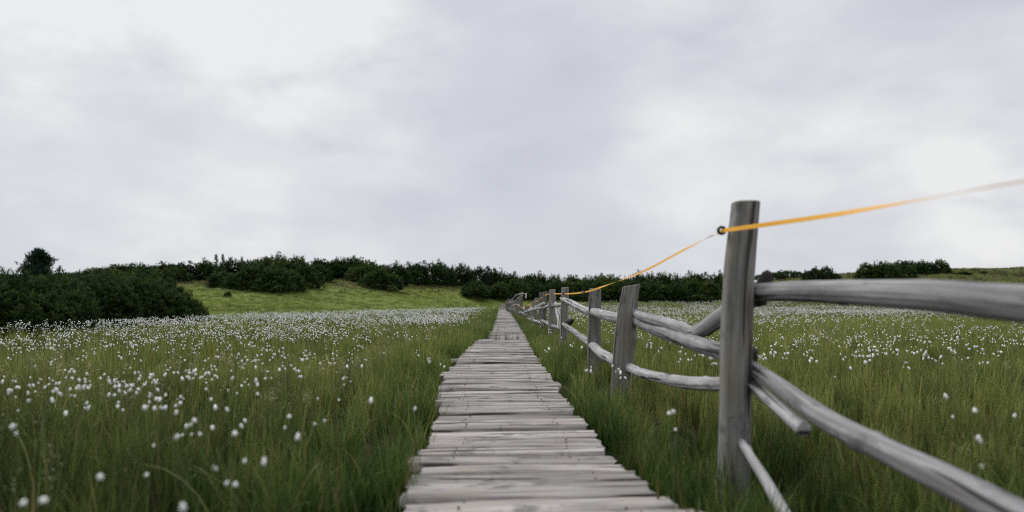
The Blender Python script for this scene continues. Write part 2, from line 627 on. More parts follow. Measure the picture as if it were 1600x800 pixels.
def smooth_path(P, step):
    """Catmull-Rom through the points, resampled"""
    P = np.asarray(P, float)
    if len(P) == 2:
        n = max(2, int(np.linalg.norm(P[1] - P[0]) / step))
        return P[0] + (P[1] - P[0]) * np.linspace(0, 1, n)[:, None], np.linspace(0, 1, n)
    E = np.concatenate([[2 * P[0] - P[1]], P, [2 * P[-1] - P[-2]]])
    out, us = [], []
    m = len(P) - 1
    for i in range(m):
        a, b, c, d = E[i:i + 4]
        n = max(2, int(np.linalg.norm(c - b) / step))
        t = np.linspace(0, 1, n, endpoint=(i == m - 1))[:, None]
        out.append(.5 * (2 * b + (c - a) * t + (2 * a - 5 * b + 4 * c - d) * t ** 2 + (3 * b - a - 3 * c + d) * t ** 3))
        us.append((i + t[:, 0]) / m)
    return np.concatenate(out), np.concatenate(us)


def tube(P, rad, sides, seed, flat=1.0, power=2.0, step=0.05, rough=0.06, cut=None, taper_tip=False, knots=0, ref=(0, 0, 1), spin=0.0, grooves=0):
    """a pole of wood along the points P: radius 'rad' (number or list), superellipse section, noise, knots"""
    r = np.random.default_rng(seed)
    C, u = smooth_path(P, step)
    n = len(C)
    rr = np.interp(u, np.linspace(0, 1, len(rad)), rad) if hasattr(rad, '__len__') else np.full(n, float(rad))
    T = np.gradient(C, axis=0)
    T /= np.linalg.norm(T, axis=1)[:, None]
    ref = np.array(ref, float)
    if abs(T[0] @ ref) > .9:
        ref = np.array([0, 1.0, 0])
    A = np.cross(ref, T); A /= np.linalg.norm(A, axis=1)[:, None]
    B = np.cross(T, A)
    th = np.linspace(0, 2 * PI, sides, endpoint=False) + spin
    s = np.concatenate([[0], np.cumsum(np.linalg.norm(np.diff(C, axis=0), axis=1))])
    c_, s_ = np.cos(th), np.sin(th)
    k = (np.abs(c_) ** power + np.abs(s_) ** power) ** (-1 / power)
    S2, TH = np.meshgrid(s, th, indexing='ij')
    nz = fbm(S2 * 4 + seed, np.cos(TH) * 1.5 + seed * 1.7, seed % 97) + fbm(S2 * 4, np.sin(TH) * 1.5 + 9, seed % 89) - 1
    fl = fbm(S2 * 0.8, np.cos(TH * 1) * 3 + np.sin(TH) * 2 + seed, seed % 83) - .5
    RR = rr[:, None] * k[None] * (1 + rough * 2 * nz + rough * 3.2 * fl)
    for _ in range(knots):
        s0, t0 = r.uniform(0.1, 0.95) * s[-1], r.uniform(0, 2 * PI)
        da = np.abs((TH - t0 + PI) % (2 * PI) - PI)
        RR = RR + rr.mean() * r.uniform(.12, .32) * np.exp(-((S2 - s0) / (rr.mean() * .55)) ** 2 - (da / .55) ** 2)
    for _ in range(grooves):     # drying checks that run along the grain
        t0, tw, dep, wd = r.uniform(0, 2 * PI), r.normal(0, .12), r.uniform(.06, .17), r.uniform(.05, .11)
        a0, ln_ = r.uniform(-.2, .7) * s[-1], r.uniform(.3, .9) * s[-1]
        da = np.abs((TH - t0 - tw * S2 - (vnoise(S2 * 3 + seed, S2 * 0 + t0, 5) - .5) * .12 + PI) % (2 * PI) - PI)
        env = np.clip((S2 - a0) / (.12 * ln_), 0, 1) * np.clip((a0 + ln_ - S2) / (.12 * ln_), 0, 1)
        RR = RR - rr.mean() * dep * env * np.exp(-(da / wd) ** 2)
    V = C[:, None] + A[:, None] * (RR * c_[None])[..., None] + B[:, None] * (RR * s_[None] * flat)[..., None]
    if cut is not None:      # slanted saw cut on the last ring
        off = (V[-1] - C[-1]) @ np.array(cut, float)
        w = np.clip((s - (s[-1] - .18)) / .18, 0, 1)
        V = V + T[-1][None, None] * (off[None] * w[:, None])[..., None]
    idx = np.arange(n * sides).reshape(n, sides)
    F = np.stack([idx[:-1], np.roll(idx[:-1], -1, 1), np.roll(idx[1:], -1, 1), idx[1:]], -1).reshape(-1, 4)
    W = np.stack([S2 + seed * 2.3, (TH - spin) * rr.mean() * 1.2 + seed * .77, np.full_like(S2, seed)], -1)
    g = Geo()
    g.add(V, F, wood=W)
    for row, sg in ((0, -1), (n - 1, 1)):
        Rg = V[row]
        cen = Rg.mean(0)
        bump = .75 if taper_tip else .0
        V1 = np.concatenate([Rg, cen + (Rg - cen) * .9 + T[row] * sg * rr[row] * (.10 + bump * .2), (cen + T[row] * sg * rr[row] * (.12 + bump))[None]])
        j = np.arange(sides)
        jn = (j + 1) % sides
        F1 = np.stack([j, jn, sides + jn, sides + j], -1)
        F2 = np.stack([sides + j, sides + jn, np.full(sides, 2 * sides)], -1)
        wc = np.stack([(V1 - cen) @ A[row] * .15 + seed, (V1 - cen) @ B[row] + seed, np.full(len(V1), seed)], -1)
        g.add(V1, F1, wood=wc)
        g.f.append(F2 + g.n - len(V1))
    return g


build_boardwalk()

# ------------------------------------------------------------------ fence
def build_fence():
    base = at(1140, 760, 3.35); base.z = 0
    root = bpy.data.objects.new('pole_fence', None)
    COL.objects.link(root)
    root.location = base
    tag(root, 'weathered grey pole fence with rough posts and rails beside the boardwalk', 'fence')
    inv = np.array(base)

    def w(*pts):
        return [(np.array(at(*p)) if isinstance(p, tuple) else np.array(p)) - inv for p in pts]

    def post(px_top, py_top, px_bot, d, width_px, seed, flat=.8, power=3.0, cut=(0, 0, 0), mid=None, label=None, widen=1.0, d_top=None, mat=M_POST):
        r0 = width_px / 2 * d / 1066.7
        top = np.array(at(px_top, py_top, d_top or d))
        bot = np.array(at(px_bot, 560, d)); bot[2] = float(height(bot[0], bot[1])) - 0.25
        pts = [bot - inv]
        if mid:
            pts.append(np.array(at(mid[0], mid[1], d)) - inv)
        pts.append(top - inv)
        g = tube(pts, [r0 * widen, r0 * (1 + widen * 1.15) / 2, r0], 72 if d < 9 else 28, seed, flat, power, 0.03 if d < 9 else .08, 0.035, cut, ref=(0, 1, 0), knots=4, grooves=11)
        o = put('fence_post', g.mesh('fence_post', mat), root)
        if label:
            o['label'] = label
        return o

    def rail(pts, rad, seed, label=None, mat=M_RAIL, name='rail', knots=5, rough=.05, sides=44, tip=True):
        g = tube(w(*pts), rad, sides, seed, 1.0, 2.0, 0.04, rough, None, tip, knots, grooves=3)
        o = put(name, g.mesh(name, mat), root)
        if label:
            o['label'] = label
        return o

    big = post(1165, 317, 1138, 3.35, 40.5, 3, .9, 2.8, (0.12, 0, 0), (1152, 480), 'tall square topped nearest post leaning slightly', 1.14)
    post(986, 447, 966, 6.6, 25, 7, .7, 3.0, (0.32, 0, 0), (977, 520), 'leaning post with a slanted cut top', 1.32)
    post(930, 452, 926, 8.6, 19, 11, .85, 2.6, (0.0, 0, 0), None, 'straight post with a knot near its top', 1.05)
    post(883, 449.5, 880, 12.3, 11.5, 15, .8, 2.8, (0.1, 0, 0), None, None, 1.1)
    post(863, 453, 862, 15.6, 10.5, 19, .8, 2.8, (0.1, 0, 0), None, None, 1.0)
    post(852, 456, 846, 18.0, 7.5, 23, .8, 3.0, (0.2, 0, 0), None, None, 1.3)
    post(845, 457, 843, 19.5, 5, 27, .8, 3.0, (0.1, 0, 0), None, None, 1.1)
    post(838, 466, 831, 22.0, 6, 29, .7, 3.2, (0.3, 0, 0), None, 'slanting broad post board', 1.25)
    post(822, 477, 821, 28.5, 4.2, 35, .8, 3.0, (0.1, 0, 0), None, None, 1.2)
    post(814.5, 459.5, 813.5, 33.0, 5.2, 39, .8, 3.0, (0.1, 0, 0), None, None, 1.1)
    post(806.5, 468, 805, 41.0, 4.0, 43, .8, 3.0, (0.1, 0, 0), None, None, 1.1)
    post(801, 466, 800.5, 48.0, 3.6, 47, .8, 3.0, (0.1, 0, 0), None, None, 1.1)
    post(794.5, 467, 794, 57.0, 3.6, 51, .8, 3.0, (0.1, 0, 0), None, None, 1.1)
    post(791, 470, 791, 66.0, 2.4, 55, .8, 3.0, (0.1, 0, 0), None, None, 1.1)
    post(798, 468, 797.5, 52, 3.0, 57, .8, 3.0, (0.1, 0, 0), None, None, 1.1)
    post(809.5, 464, 809, 37, 4.2, 59, .8, 3.0, (0.3, 0, 0), None, None, 1.1)
    post(826, 478, 825, 25.5, 4.0, 61, .8, 3.0, (-0.2, 0, 0), None, None, 1.1)
    post(834.5, 470, 829, 23.0, 4.5, 63, .8, 3.0, (0.2, 0, 0), None, None, 1.2)
    g = tube([np.array([1.06, .45, -.25]) - inv, np.array([1.05, .45, .6]) - inv, np.array([1.035, .45, 1.32]) - inv], [.072, .07, .064], 40, 71, .9, 2.8, .04, .035, (.12, 0, 0), ref=(0, 1, 0), knots=4, grooves=8)
    put('fence_post', g.mesh('fence_post', M_POST), root)
    # rails of the near bay
    rail([(1150, 459, 3.62), (1200, 456, 3.28), (1300, 456, 2.72), (1450, 462, 2.15), (1640, 478, 1.68), [1.29, .95, .925], [1.18, .30, .93]], [.038, .044, .046, .050, .052, .053, .054], 101,
         'thick blurred top rail coming towards the camera')
    rail([(1160, 566, 3.50), (1195, 588, 3.22), (1290, 655, 2.62), (1400, 712, 2.20), (1500, 762, 1.90), (1700, 868, 1.50), [1.24, .85, .37], [1.17, .25, .34]], [.031, .037, .041, .043, .045, .047, .047, .048], 103,
         'lower rail running down out of the picture corner')
    rail([(1160, 585, 3.52), (1178, 602, 3.32), (1256, 671, 2.80)], [.026, .029, .031], 105, 'short broken rail ending above the grass', tip=False)
    rail([(1158, 690, 3.30), (1172, 712, 3.18), (1200, 757, 3.02), (1240, 830, 2.80)], [.018, .021, .025, .03], 107, 'thin fallen stick leaning on the nearest post', name='brace')
    # dark stubs and bark where the poles meet behind the near post
    rail([(1185, 470, 3.42), (1192, 450, 3.40), (1198, 428, 3.38)], [.040, .040, .026], 111, 'dark bark covered stub', M_BARK, 'stub', 3, .14, 14)
    rail([(1168, 575, 3.44), (1174, 560, 3.42), (1178, 548, 3.40)], [.032, .033, .024], 113, 'dark bark covered stub', M_BARK, 'stub', 3, .14, 14)
    rail([(1166, 600, 3.46), (1172, 588, 3.44), (1176, 575, 3.42)], [.036, .034, .03], 115, 'dark bark covered stub', M_BARK, 'stub', 3, .14, 14)
    # second bay
    rail([(983, 494, 6.80), (1010, 509, 6.2), (1060, 527, 4.9), (1110, 544, 4.0), (1150, 555, 3.55)], [.046, .050, .051, .049, .047], 121, rough=.06)
    rail([(988, 484, 6.72), (1003, 494, 6.3), (1040, 505, 5.4), (1086, 522, 4.5)], [.030, .044, .047, .046], 123, 'knobbly rail lying on top of another', rough=.08)
    rail([(1076, 521, 4.70), (1095, 516, 4.45), (1122, 499, 4.15), (1160, 474, 3.70), (1186, 462, 3.50)], [.044, .050, .052, .052, .045], 125, 'upward slanting pole behind the nearest post', rough=.05)
    rail([(968, 566, 6.82), (1000, 582, 6.2), (1050, 594, 5.0), (1085, 599, 4.3), (1140, 600, 3.60)], [.042, .045, .044, .041, .038], 127, rough=.06)
    # third bay
    rail([(921, 486, 8.85), (945, 492, 7.9), (985, 503, 6.75)], [.052, .056, .052], 131, rough=.07)
    rail([(921, 535, 8.85), (940, 552, 7.9), (972, 570, 6.85)], [.050, .056, .050], 133, rough=.09)
    # fourth bay
    rail([(878, 467, 12.5), (892, 473, 11.3), (908, 482, 9.9), (928, 491, 8.8)], [.04, .052, .052, .05], 137, rough=.07)
    rail([(878, 505, 12.5), (895, 517, 11.0), (910, 528, 9.7), (926, 540, 8.8)], [.036, .045, .048, .045], 139, rough=.08)
    rail([(884, 507, 12.1), (890, 503, 12.0), (895, 500, 11.9)], [.04, .05, .03], 140, 'dark bark covered stub', M_BARK, 'stub', 3, .14, 14)
    # bays beyond
    rail([(848, 482, 18.2), (858, 478, 16.5), (880, 476, 12.6)], [.035, .04, .04], 141)
    rail([(846, 500, 18.2), (860, 508, 16), (880, 514, 12.6)], [.035, .035, .035], 143)
    rail([(868, 473, 14.6), (872, 490, 14.0), (875, 508, 13.6)], [.022, .045, .03], 145, 'pale split board leaning against the rails', M_SPLIT, 'split_board', 0, .05)
    rail([(870, 488, 13.9), (874, 497, 13.7), (872, 512, 13.5)], [.03, .04, .02], 147, 'pale split board leaning against the rails', M_SPLIT, 'split_board', 0, .05)
    rail([(820, 488, 28.5), (832, 484, 23), (848, 481, 18.3)], [.04, .045, .045], 149)
    rail([(800, 469, 46), (806, 462, 39), (815, 458.5, 33), (819, 459, 31)], [.026, .03, .03, .02], 151, 'arched rail across the far posts')
    rail([(799, 480, 47), (806, 476, 40), (815, 479, 33)], [.035, .04, .04], 153)
    rail([(812, 487, 33.5), (818, 490, 30), (824, 493, 27)], [.035, .04, .04], 155)
    rail([(793, 474, 57.5), (797, 472, 52), (802, 472, 47)], [.03, .035, .035], 157)
    rail([(793, 482, 57.5), (799, 483, 50), (806, 484, 41)], [.03, .035, .035], 159)
    rail([(821.5, 459, 31.0), (822, 463, 31.0), (821.5, 466, 31.0)], [.035, .035, .03], 161, mat=M_SPLIT, name='stub', knots=0)
    rail([(826, 484, 25.5), (838, 480, 21.5), (850, 474, 17.5)], [.035, .045, .04], 163)
    rail([(824, 497, 26), (834, 501, 22), (846, 504, 18)], [.035, .04, .04], 165)
    rail([(804, 474, 43), (811, 466, 36), (816, 462, 32)], [.03, .035, .035], 167)
    # eye insulator screwed into the near post
    c = np.array(at(1127.5, 360, 3.36)) - inv
    g = Geo()
    nr, ns, R1, r1 = 36, 14, .0165, .0075
    ta, tb = np.meshgrid(np.linspace(0, 2 * PI, nr, endpoint=False), np.linspace(0, 2 * PI, ns, endpoint=False), indexing='ij')
    ax = np.stack([(R1 + r1 * np.cos(tb)) * np.cos(ta), 1.35 * r1 * np.sin(tb), (R1 + r1 * np.cos(tb)) * np.sin(ta)], -1)
    idx = np.arange(nr * ns).reshape(nr, ns)
    F = np.stack([idx, np.roll(idx, -1, 0), np.roll(np.roll(idx, -1, 0), -1, 1), np.roll(idx, -1, 1)], -1).reshape(-1, 4)
    g.add(c + ax, F)
    ring = put('insulator_ring', g.mesh('insulator_ring', M_PLASTIC), big)
    sg = tube([c + [.018, 0, -.001], c + [.045, .0, -.003], c + [.075, .0, -.004]], [.007, .0045, .004], 12, 5, 1, 2, .006, .01)
    for nm in ('wood',):
        sg.att.pop(nm)
    put('screw', sg.mesh('insulator_screw', M_STEEL), big)
    # nail heads and knot on the near post and on the third post
    for px, py, d, rr_, host_lab in ((1168, 601, 3.26, .006, None), (1142, 651, 3.255, .006, None)):
        p = np.array(at(px, py, d)) - inv
        ng = tube([p + [0, .03, 0], p, p + [0, -.004, 0]], [rr_ * .6, rr_ * .7, rr_], 10, 3, 1, 2, .01, 0)
        ng.att.pop('wood')
        put('nail', ng.mesh('nail', M_STEEL), big)


build_fence()


def build_tape():
    ring = np.array(at(1128, 360.5, 3.36))
    A_, B_ = np.array(at(1566, 289, 1.45)), np.array(at(1280, 339, 2.60))
    end_ = A_ + (A_ - B_) * ((A_[1] - .45) / (B_[1] - A_[1]))       # the tape runs straight on to the next post
    runs = [   # point, twist of the band (0 = flat on, in radians) 
        [end_, np.array(at(1566, 289, 1.45)), np.array(at(1400, 319, 2.05)), np.array(at(1280, 339, 2.60)), ring],
        [ring, np.array(at(1060, 395, 4.55)), np.array(at(1003, 425, 5.9)), np.array(at(960, 441.5, 7.2)), np.array(at(921, 455, 8.42))],
        [np.array(at(921, 455, 8.42)), np.array(at(902, 458, 10)), np.array(at(884, 459, 12.1)), np.array(at(866, 459, 15.3)), np.array(at(855, 459.5, 17.4))],
        [np.array(at(855, 459.5, 17.4)), np.array(at(845, 466, 19.2)), np.array(at(836, 472, 22)), np.array(at(826, 477, 27)), np.array(at(814, 480, 32.5)), np.array(at(806, 477, 41)), np.array(at(795, 473, 57))],
    ]
    C, tw = [], []
    for k, p in enumerate(runs):
        c, u = smooth_path(p, .03)
        C.append(c if k == 0 else c[1:])
        tw.append(u[0 if k == 0 else 1:] + k)
    C, u = np.concatenate(C), np.concatenate(tw)
    ang = np.interp(u, [0, .25, .45, .72, .9, 1.0, 1.04, 1.2, 1.5, 1.72, 1.8, 1.9, 2, 2.5, 3, 4], np.array([88, 86, 72, 28, 12, 20, 78, 30, 12, 72, 60, 10, 5, 15, 10, 20]) * PI / 180)
    T = np.gradient(C, axis=0); T /= np.linalg.norm(T, axis=1)[:, None]
    H = np.cross(T, [0, 0, 1.0]); H /= np.linalg.norm(H, axis=1)[:, None]
    U = np.cross(H, T)
    half = np.interp(u, [0, 2, 3, 4], [.0105, .0105, .0105, .011])
    D = U * np.cos(ang)[:, None] + H * np.sin(ang)[:, None]
    Nn = np.cross(T, D)
    th = .0005
    V = np.stack([C + D * half[:, None] + Nn * th, C + Nn * th * 1.4, C - D * half[:, None] + Nn * th,
                  C - D * half[:, None] - Nn * th, C - Nn * th * 1.4, C + D * half[:, None] - Nn * th], 1)
    n = len(C)
    idx = np.arange(n * 6).reshape(n, 6)
    F = np.stack([idx[:-1], np.roll(idx[:-1], -1, 1), np.roll(idx[1:], -1, 1), idx[1:]], -1).reshape(-1, 4)
    g = Geo()
    g.add(V, F)
    o = put('fence_tape', g.mesh('fence_tape', M_TAPE, smooth=False))
    tag(o, 'yellow orange electric fence tape strung along the tops of the posts', 'tape')
    # dark splice where two lengths are joined
    p = np.array(at(914, 456.3, 8.95)); q = np.array(at(911, 456.8, 9.15))
    sg = tube([p, (p + q) / 2, q], .013, 10, 2, 1, 2, .02, .02)
    sg.att.pop('wood')
    put('splice', sg.mesh('tape_splice', M_PLASTIC), o)


build_tape()

# ------------------------------------------------------------------ dwarf pines and trees
def spray(rg, P, A, length, needle, width, k, g, shades):
    """needle shoots: at points P along axes A, k needles each"""
    n = len(P)
    A = A / np.linalg.norm(A, axis=1)[:, None]
    t = rg.normal(size=(n, 3))
    B = np.cross(A, t); B /= np.linalg.norm(B, axis=1)[:, None]
    Cc = np.cross(A, B)
    ln = length * rg.uniform(.6, 1.35, n)
    s = np.tile(np.linspace(0.1, 1.0, k), (n, 1)) + rg.uniform(-.06, .06, (n, k))
    ph = rg.uniform(0, 2 * PI, (n, 1)) + np.arange(k)[None] * 2.399
    al = R(58) - s * R(32)
    D = A[:, None] * np.cos(al)[..., None] + (B[:, None] * np.cos(ph)[..., None] + Cc[:, None] * np.sin(ph)[..., None]) * np.sin(al)[..., None]
    O = P[:, None] + A[:, None] * (s * ln[:, None])[..., None]
    W = np.cross(D, A[:, None]) ; W /= (np.linalg.norm(W, axis=-1)[..., None] + 1e-9)
    nl = needle * rg.uniform(.7, 1.3, (n, k))[..., None]
    V = np.stack([O - W * width / 2, O + W * width / 2, O + D * nl], 2).reshape(-1, 3)
    F = np.arange(len(V)).reshape(-1, 3)
    col = shades[rg.integers(0, len(shades), n)]
    col = np.repeat(col[:, None], k * 3, 1) * rg.uniform(.8, 1.2, (n, 1, 1))
    col = np.concatenate([np.clip(col, 0, 1), np.ones((*col.shape[:2], 1))], -1)
    g.add(V, F, bcol=col.reshape(-1, 4))


SHADES = np.array([(0.036, 0.070, 0.020), (0.048, 0.088, 0.022), (0.028, 0.056, 0.022), (0.070, 0.108, 0.025), (0.040, 0.076, 0.026)])
SHADES_NEW = np.array([(0.060, 0.092, 0.022), (0.045, 0.075, 0.020), (0.075, 0.105, 0.026)])
SHADES_BLUE = np.array([(0.026, 0.050, 0.034), (0.032, 0.058, 0.036), (0.022, 0.042, 0.032)])


def shrub_crown(seed, n, length, needle, width, k, lobes=7, up=.95):
    """a dwarf pine of unit width and height: overlapping leafy domes, shoots curving up"""
    rg = np.random.default_rng(seed)
    cs, rs = [], []
    for i in range(lobes):
        a = rg.uniform(0, 2 * PI)
        q = .30 * math.sqrt(rg.uniform(0, 1))
        hh = rg.uniform(.70, 1.0) * (1 - .75 * q * q / .16)
        cs.append((q * math.cos(a), q * math.sin(a), 0)); rs.append((rg.uniform(.17, .27), max(.35, hh)))
    P, A = [], []
    cs = np.array(cs)
    while len(P) < n:
        i = rg.integers(0, lobes)
        d = rg.normal(size=3); d[2] = abs(d[2]); d /= np.linalg.norm(d)
        r0, hh = rs[i]
        f = 1.0 - abs(rg.normal(0, .10)) if rg.random() < .8 else rg.uniform(.45, .95)
        f *= 1 + .26 * (vnoise(d[0] * 5 + i * 3, d[1] * 5 + d[2] * 3 + seed, seed) - .5) * 2
        p = cs[i] + np.array([d[0] * r0, d[1] * r0, d[2] * hh]) * f
        inside = False
        for j in range(lobes):
            if j != i:
                e = (p - cs[j]) / np.array([rs[j][0], rs[j][0], rs[j][1]])
                if e @ e < .60:
                    inside = True; break
        if inside:
            continue
        nrm = np.array([d[0] / r0, d[1] / r0, d[2] / hh]); nrm /= np.linalg.norm(nrm)
        ax = nrm * .55 + np.array([0, 0, up]) + rg.normal(0, .22, 3)
        P.append(p); A.append(ax)
    P = np.array(P)
    P[:, 2] *= .97 / np.percentile(P[:, 2], 98.5)
    P[:, :2] *= .47 / np.percentile(np.abs(P[:, :2]), 98.5)
    g = Geo()
    spray(rg, P, np.array(A), length, needle, width, k, g, SHADES)
    # leading shoots that stand out of the outline
    m = n // 11
    i = rg.choice(n, m, replace=False)
    q = np.array(P)[i]
    i = i[q[:, 2] > .35]
    spray(rg, np.array(P)[i] + [0, 0, length * .4], np.array(A)[i] * [.3, .3, 1.3], length * rg.uniform(1.3, 2.6), needle, width, k + 5, g, SHADES_NEW)
    return g


def limbs(seed, n=7):
    rg = np.random.default_rng(seed)
    G = Geo()
    for i in range(n):
        a = 2 * PI * i / n + rg.uniform(-.3, .3)
        q = rg.uniform(.12, .33)
        t = tube([(0.02 * math.cos(a), .02 * math.sin(a), -.03), (q * .5 * math.cos(a), q * .5 * math.sin(a), .16), (q * math.cos(a), q * math.sin(a), rg.uniform(.45, .72))], [.022, .017, .006], 7, seed + i, 1, 2, .08, .06)
        for v, f in ((t.v, t.f),):
            off = G.n
            for vv in v:
                G.v.append(vv); G.n += len(vv)
            for ff in f:
                G.f.append(ff + off)
            for ww in t.att['wood']:
                G.att.setdefault('wood', []).append(ww)
    return G


NEAR_CROWNS = [shrub_crown(40 + i, 4200, .055, .045, .0080, 13, 9, 1.3).mesh('dwarf_pine_crown', M_NEEDLE, False) for i in range(4)]
FAR_CROWNS = [shrub_crown(60 + i, 1300, .085, .065, .018, 9, 7, 1.3).mesh('far_dwarf_pine', M_NEEDLE, False) for i in range(6)]
LIMBS = [limbs(80 + i).mesh('dwarf_pine_trunk', M_BARK) for i in range(2)]

NEAR_GROUP = 'dwarf pines of the dark thicket at the left edge of the meadow'


def near_shrub(i, px, d, wid, py_top, label):
    p = at(px, 472, d)
    z = float(height(p.x, p.y))
    top = EYE + (472 - py_top) * d / 1066.7
    h = (top - z) * .96
    e = bpy.data.objects.new('dwarf_pine', None)
    COL.objects.link(e)
    e.location = (p.x, p.y, z - .03)
    e.rotation_euler = (0, 0, i * 2.1)
    tag(e, label, 'dwarf pine', NEAR_GROUP)
    c = put('crown', NEAR_CROWNS[i % 4], e); c.scale = (wid, wid, h)
    t = put('trunk', LIMBS[i % 2], e); t.scale = (wid, wid, h)


NEAR = [
    (-60, 15.6, 2.8, 440, 'dark green dwarf pine cut off by the left picture edge'),
    (20, 16.4, 2.7, 436, 'dense dark dwarf pine below and in front of the lone rounded pine tree'),
    (88, 17.0, 2.6, 438, 'dark dwarf pine in the front of the thicket just right of the lone tree'),
    (150, 18.6, 2.8, 436, 'dark dwarf pine in the front row at the middle of the left thicket'),
    (208, 20.6, 2.9, 437, 'dark dwarf pine in the front row of the left thicket towards its right end'),
    (252, 22.4, 2.4, 441, 'sloping dark dwarf pine near the right end of the left thicket'),
    (287, 23.6, 1.5, 456, 'low dark dwarf pine second from the right end of the left thicket'),
    (313, 24.2, .62, 484, 'smallest upright dwarf pine at the very right end of the left thicket'),
    (10, 19.5, 3.2, 431, 'tall dwarf pine behind the front row at the left picture edge'),
    (75, 20.5, 3.2, 434, 'dwarf pine of the back row directly under the lone rounded tree'),
    (140, 21.5, 3.2, 432, 'lighter topped dwarf pine of the back row right of the lone tree'),
    (200, 23.0, 3.2, 430, 'tallest dwarf pine of the back row in the left thicket'),
    (236, 25.0, 2.6, 440, 'dwarf pine of the back row at the right shoulder of the left thicket'),
    (-70, 19.0, 3.2, 436, 'dwarf pine of the back row beyond the left picture edge'),
]
for i, a in enumerate(NEAR):
    near_shrub(i, *a)

# px of the centre, py of the foot, py of the top, width in px
FAR = {
    'left': ([(-40, 440, 428, 70), (10, 440, 428, 60), (110, 436, 426, 60), (150, 436, 420, 70), (190, 436, 416, 70), (228, 436, 414, 60), (262, 436, 413, 60), (300, 436, 412, 56), (330, 438, 410, 50), (362, 436, 407, 50), (170, 442, 424, 60), (215, 442, 421, 60), (268, 440, 420, 60), (395, 434, 405, 54), (432, 433, 402, 54), (466, 433, 404, 54), (500, 433, 407, 50), (530, 433, 405, 50), (556, 434, 404, 50), (585, 438, 409, 46), (612, 443, 414, 46), (410, 440, 410, 60), (448, 441, 411, 60), (484, 440, 412, 56)],
             'dark dwarf pine in the dense thicket crowning the left ridge', 'dwarf pines crowning the left ridge'),
    'centre': ([(645, 443, 414, 44), (668, 443, 412, 46), (695, 445, 413, 46), (722, 447, 416, 46), (745, 449, 420, 44), (770, 452, 423, 46), (795, 455, 428, 44), (818, 458, 431, 44), (842, 460, 431, 44), (868, 461, 433, 44), (895, 463, 433, 44), (918, 463, 434, 44), (942, 464, 432, 46), (966, 464, 432, 46), (990, 464, 430, 46), (1014, 464, 431, 46), (1038, 464, 430, 46), (1062, 464, 431, 46), (1086, 464, 429, 46), (1110, 464, 430, 46), (1134, 463, 430, 40), (1155, 458, 428, 40),
                (780, 464, 443, 40), (806, 466, 440, 48), (832, 467, 441, 48), (858, 468, 441, 46), (884, 468, 441, 48), (910, 469, 441, 48), (936, 469, 440, 50), (962, 470, 440, 50), (990, 470, 439, 54), (1020, 470, 441, 50), (1050, 470, 444, 46), (1082, 470, 441, 46), (1112, 470, 442, 46)],
               'dark dwarf pine in the long thicket along the foot of the far slope', 'dwarf pines along the foot of the far slope'),
    'skyline': ([(1192, 433, 425, 26), (1210, 433, 423, 26), (1228, 433, 422, 26), (1246, 432, 424, 22)],
                'tiny dark dwarf pine in the row on the skyline right of the tall post', 'dwarf pines in the small row on the right skyline'),
}
SINGLES = [
    (342, 449, 427, 64, 'dark rounded dwarf pine standing low on the slope below the paired conifer tips'),
    (392, 452, 420, 66, 'dark dwarf pine on the left flank of the clump bulging down the slope'),
    (432, 456, 418, 76, 'broad dark dwarf pine at the lowest point of the clump bulging down the slope'),
    (474, 449, 416, 56, 'dark dwarf pine on the right flank of the clump bulging down the slope'),
    (572, 440, 414, 50, 'dark dwarf pine just above the round one right of the bare grassy notch'),
    (598, 453, 424, 56, 'round dark dwarf pine standing alone right of the bare grassy notch'),
    (626, 446, 424, 34, 'small dark dwarf pine tucked beside the round one right of the grassy notch'),
    (740, 463, 441, 56, 'low spreading dwarf pine nearest the meadow left of the boardwalk end'),
    (770, 466, 447, 50, 'low dark dwarf pine directly above the far end of the boardwalk'),
    (356, 463.5, 456, 11, 'tiny dark bush alone on the open green slope'),
    (1075, 472, 459, 62, 'low brighter green bush in front of the far thicket between the two nearest posts'),
    (1268, 438, 420, 32, 'left half of the small dark clump on the right hillside'),
    (1291, 437, 418, 30, 'right half of the small dark clump on the right hillside'),
    (1358, 437, 413, 42, 'dark dwarf pine at the left end of the largest clump on the right hillside'),
    (1384, 436, 410, 44, 'taller dark dwarf pine in the middle of the largest clump on the right hillside'),
    (1408, 434, 414, 36, 'dark dwarf pine at the right end of the largest clump on the right hillside'),
    (1418, 424, 408, 36, 'dwarf pine on the skyline behind the largest clump on the right hillside'),
    (1446, 428, 409, 38, 'dark dwarf pine standing on the skyline right of the largest clump'),
    (1468, 426, 407, 30, 'rightmost dwarf pine at the end of the dark clumps on the right hillside'),
    (1505, 429, 425, 22, 'flat dark bush on the open hillside right of the dark clumps'),
    (1535, 427, 424, 14, 'tiny flat bush on the open hillside near the right picture edge'),
]


def far_shrub(i, px, py, top, wpx, label, group):
    p = on_ground(px, py)
    d = p.y
    h = (py - top) * d / 1066.7
    w = wpx * d / 1066.7
    o = put('dwarf_pine', FAR_CROWNS[i % 6], None, p - Vector((0, 0, .05 * h)), (0, 0, i * 1.37))
    o.scale = (w * 1.2, w * 1.2, h * .98)
    tag(o, label, 'dwarf pine', group)


k = 0
for key, (lst, lab, grp) in FAR.items():
    for a in lst:
        far_shrub(k, *a, lab, grp); k += 1
for *a, lab in SINGLES:
    far_shrub(k, *a, lab, 'single dwarf pines and bushes on the slopes'); k += 1


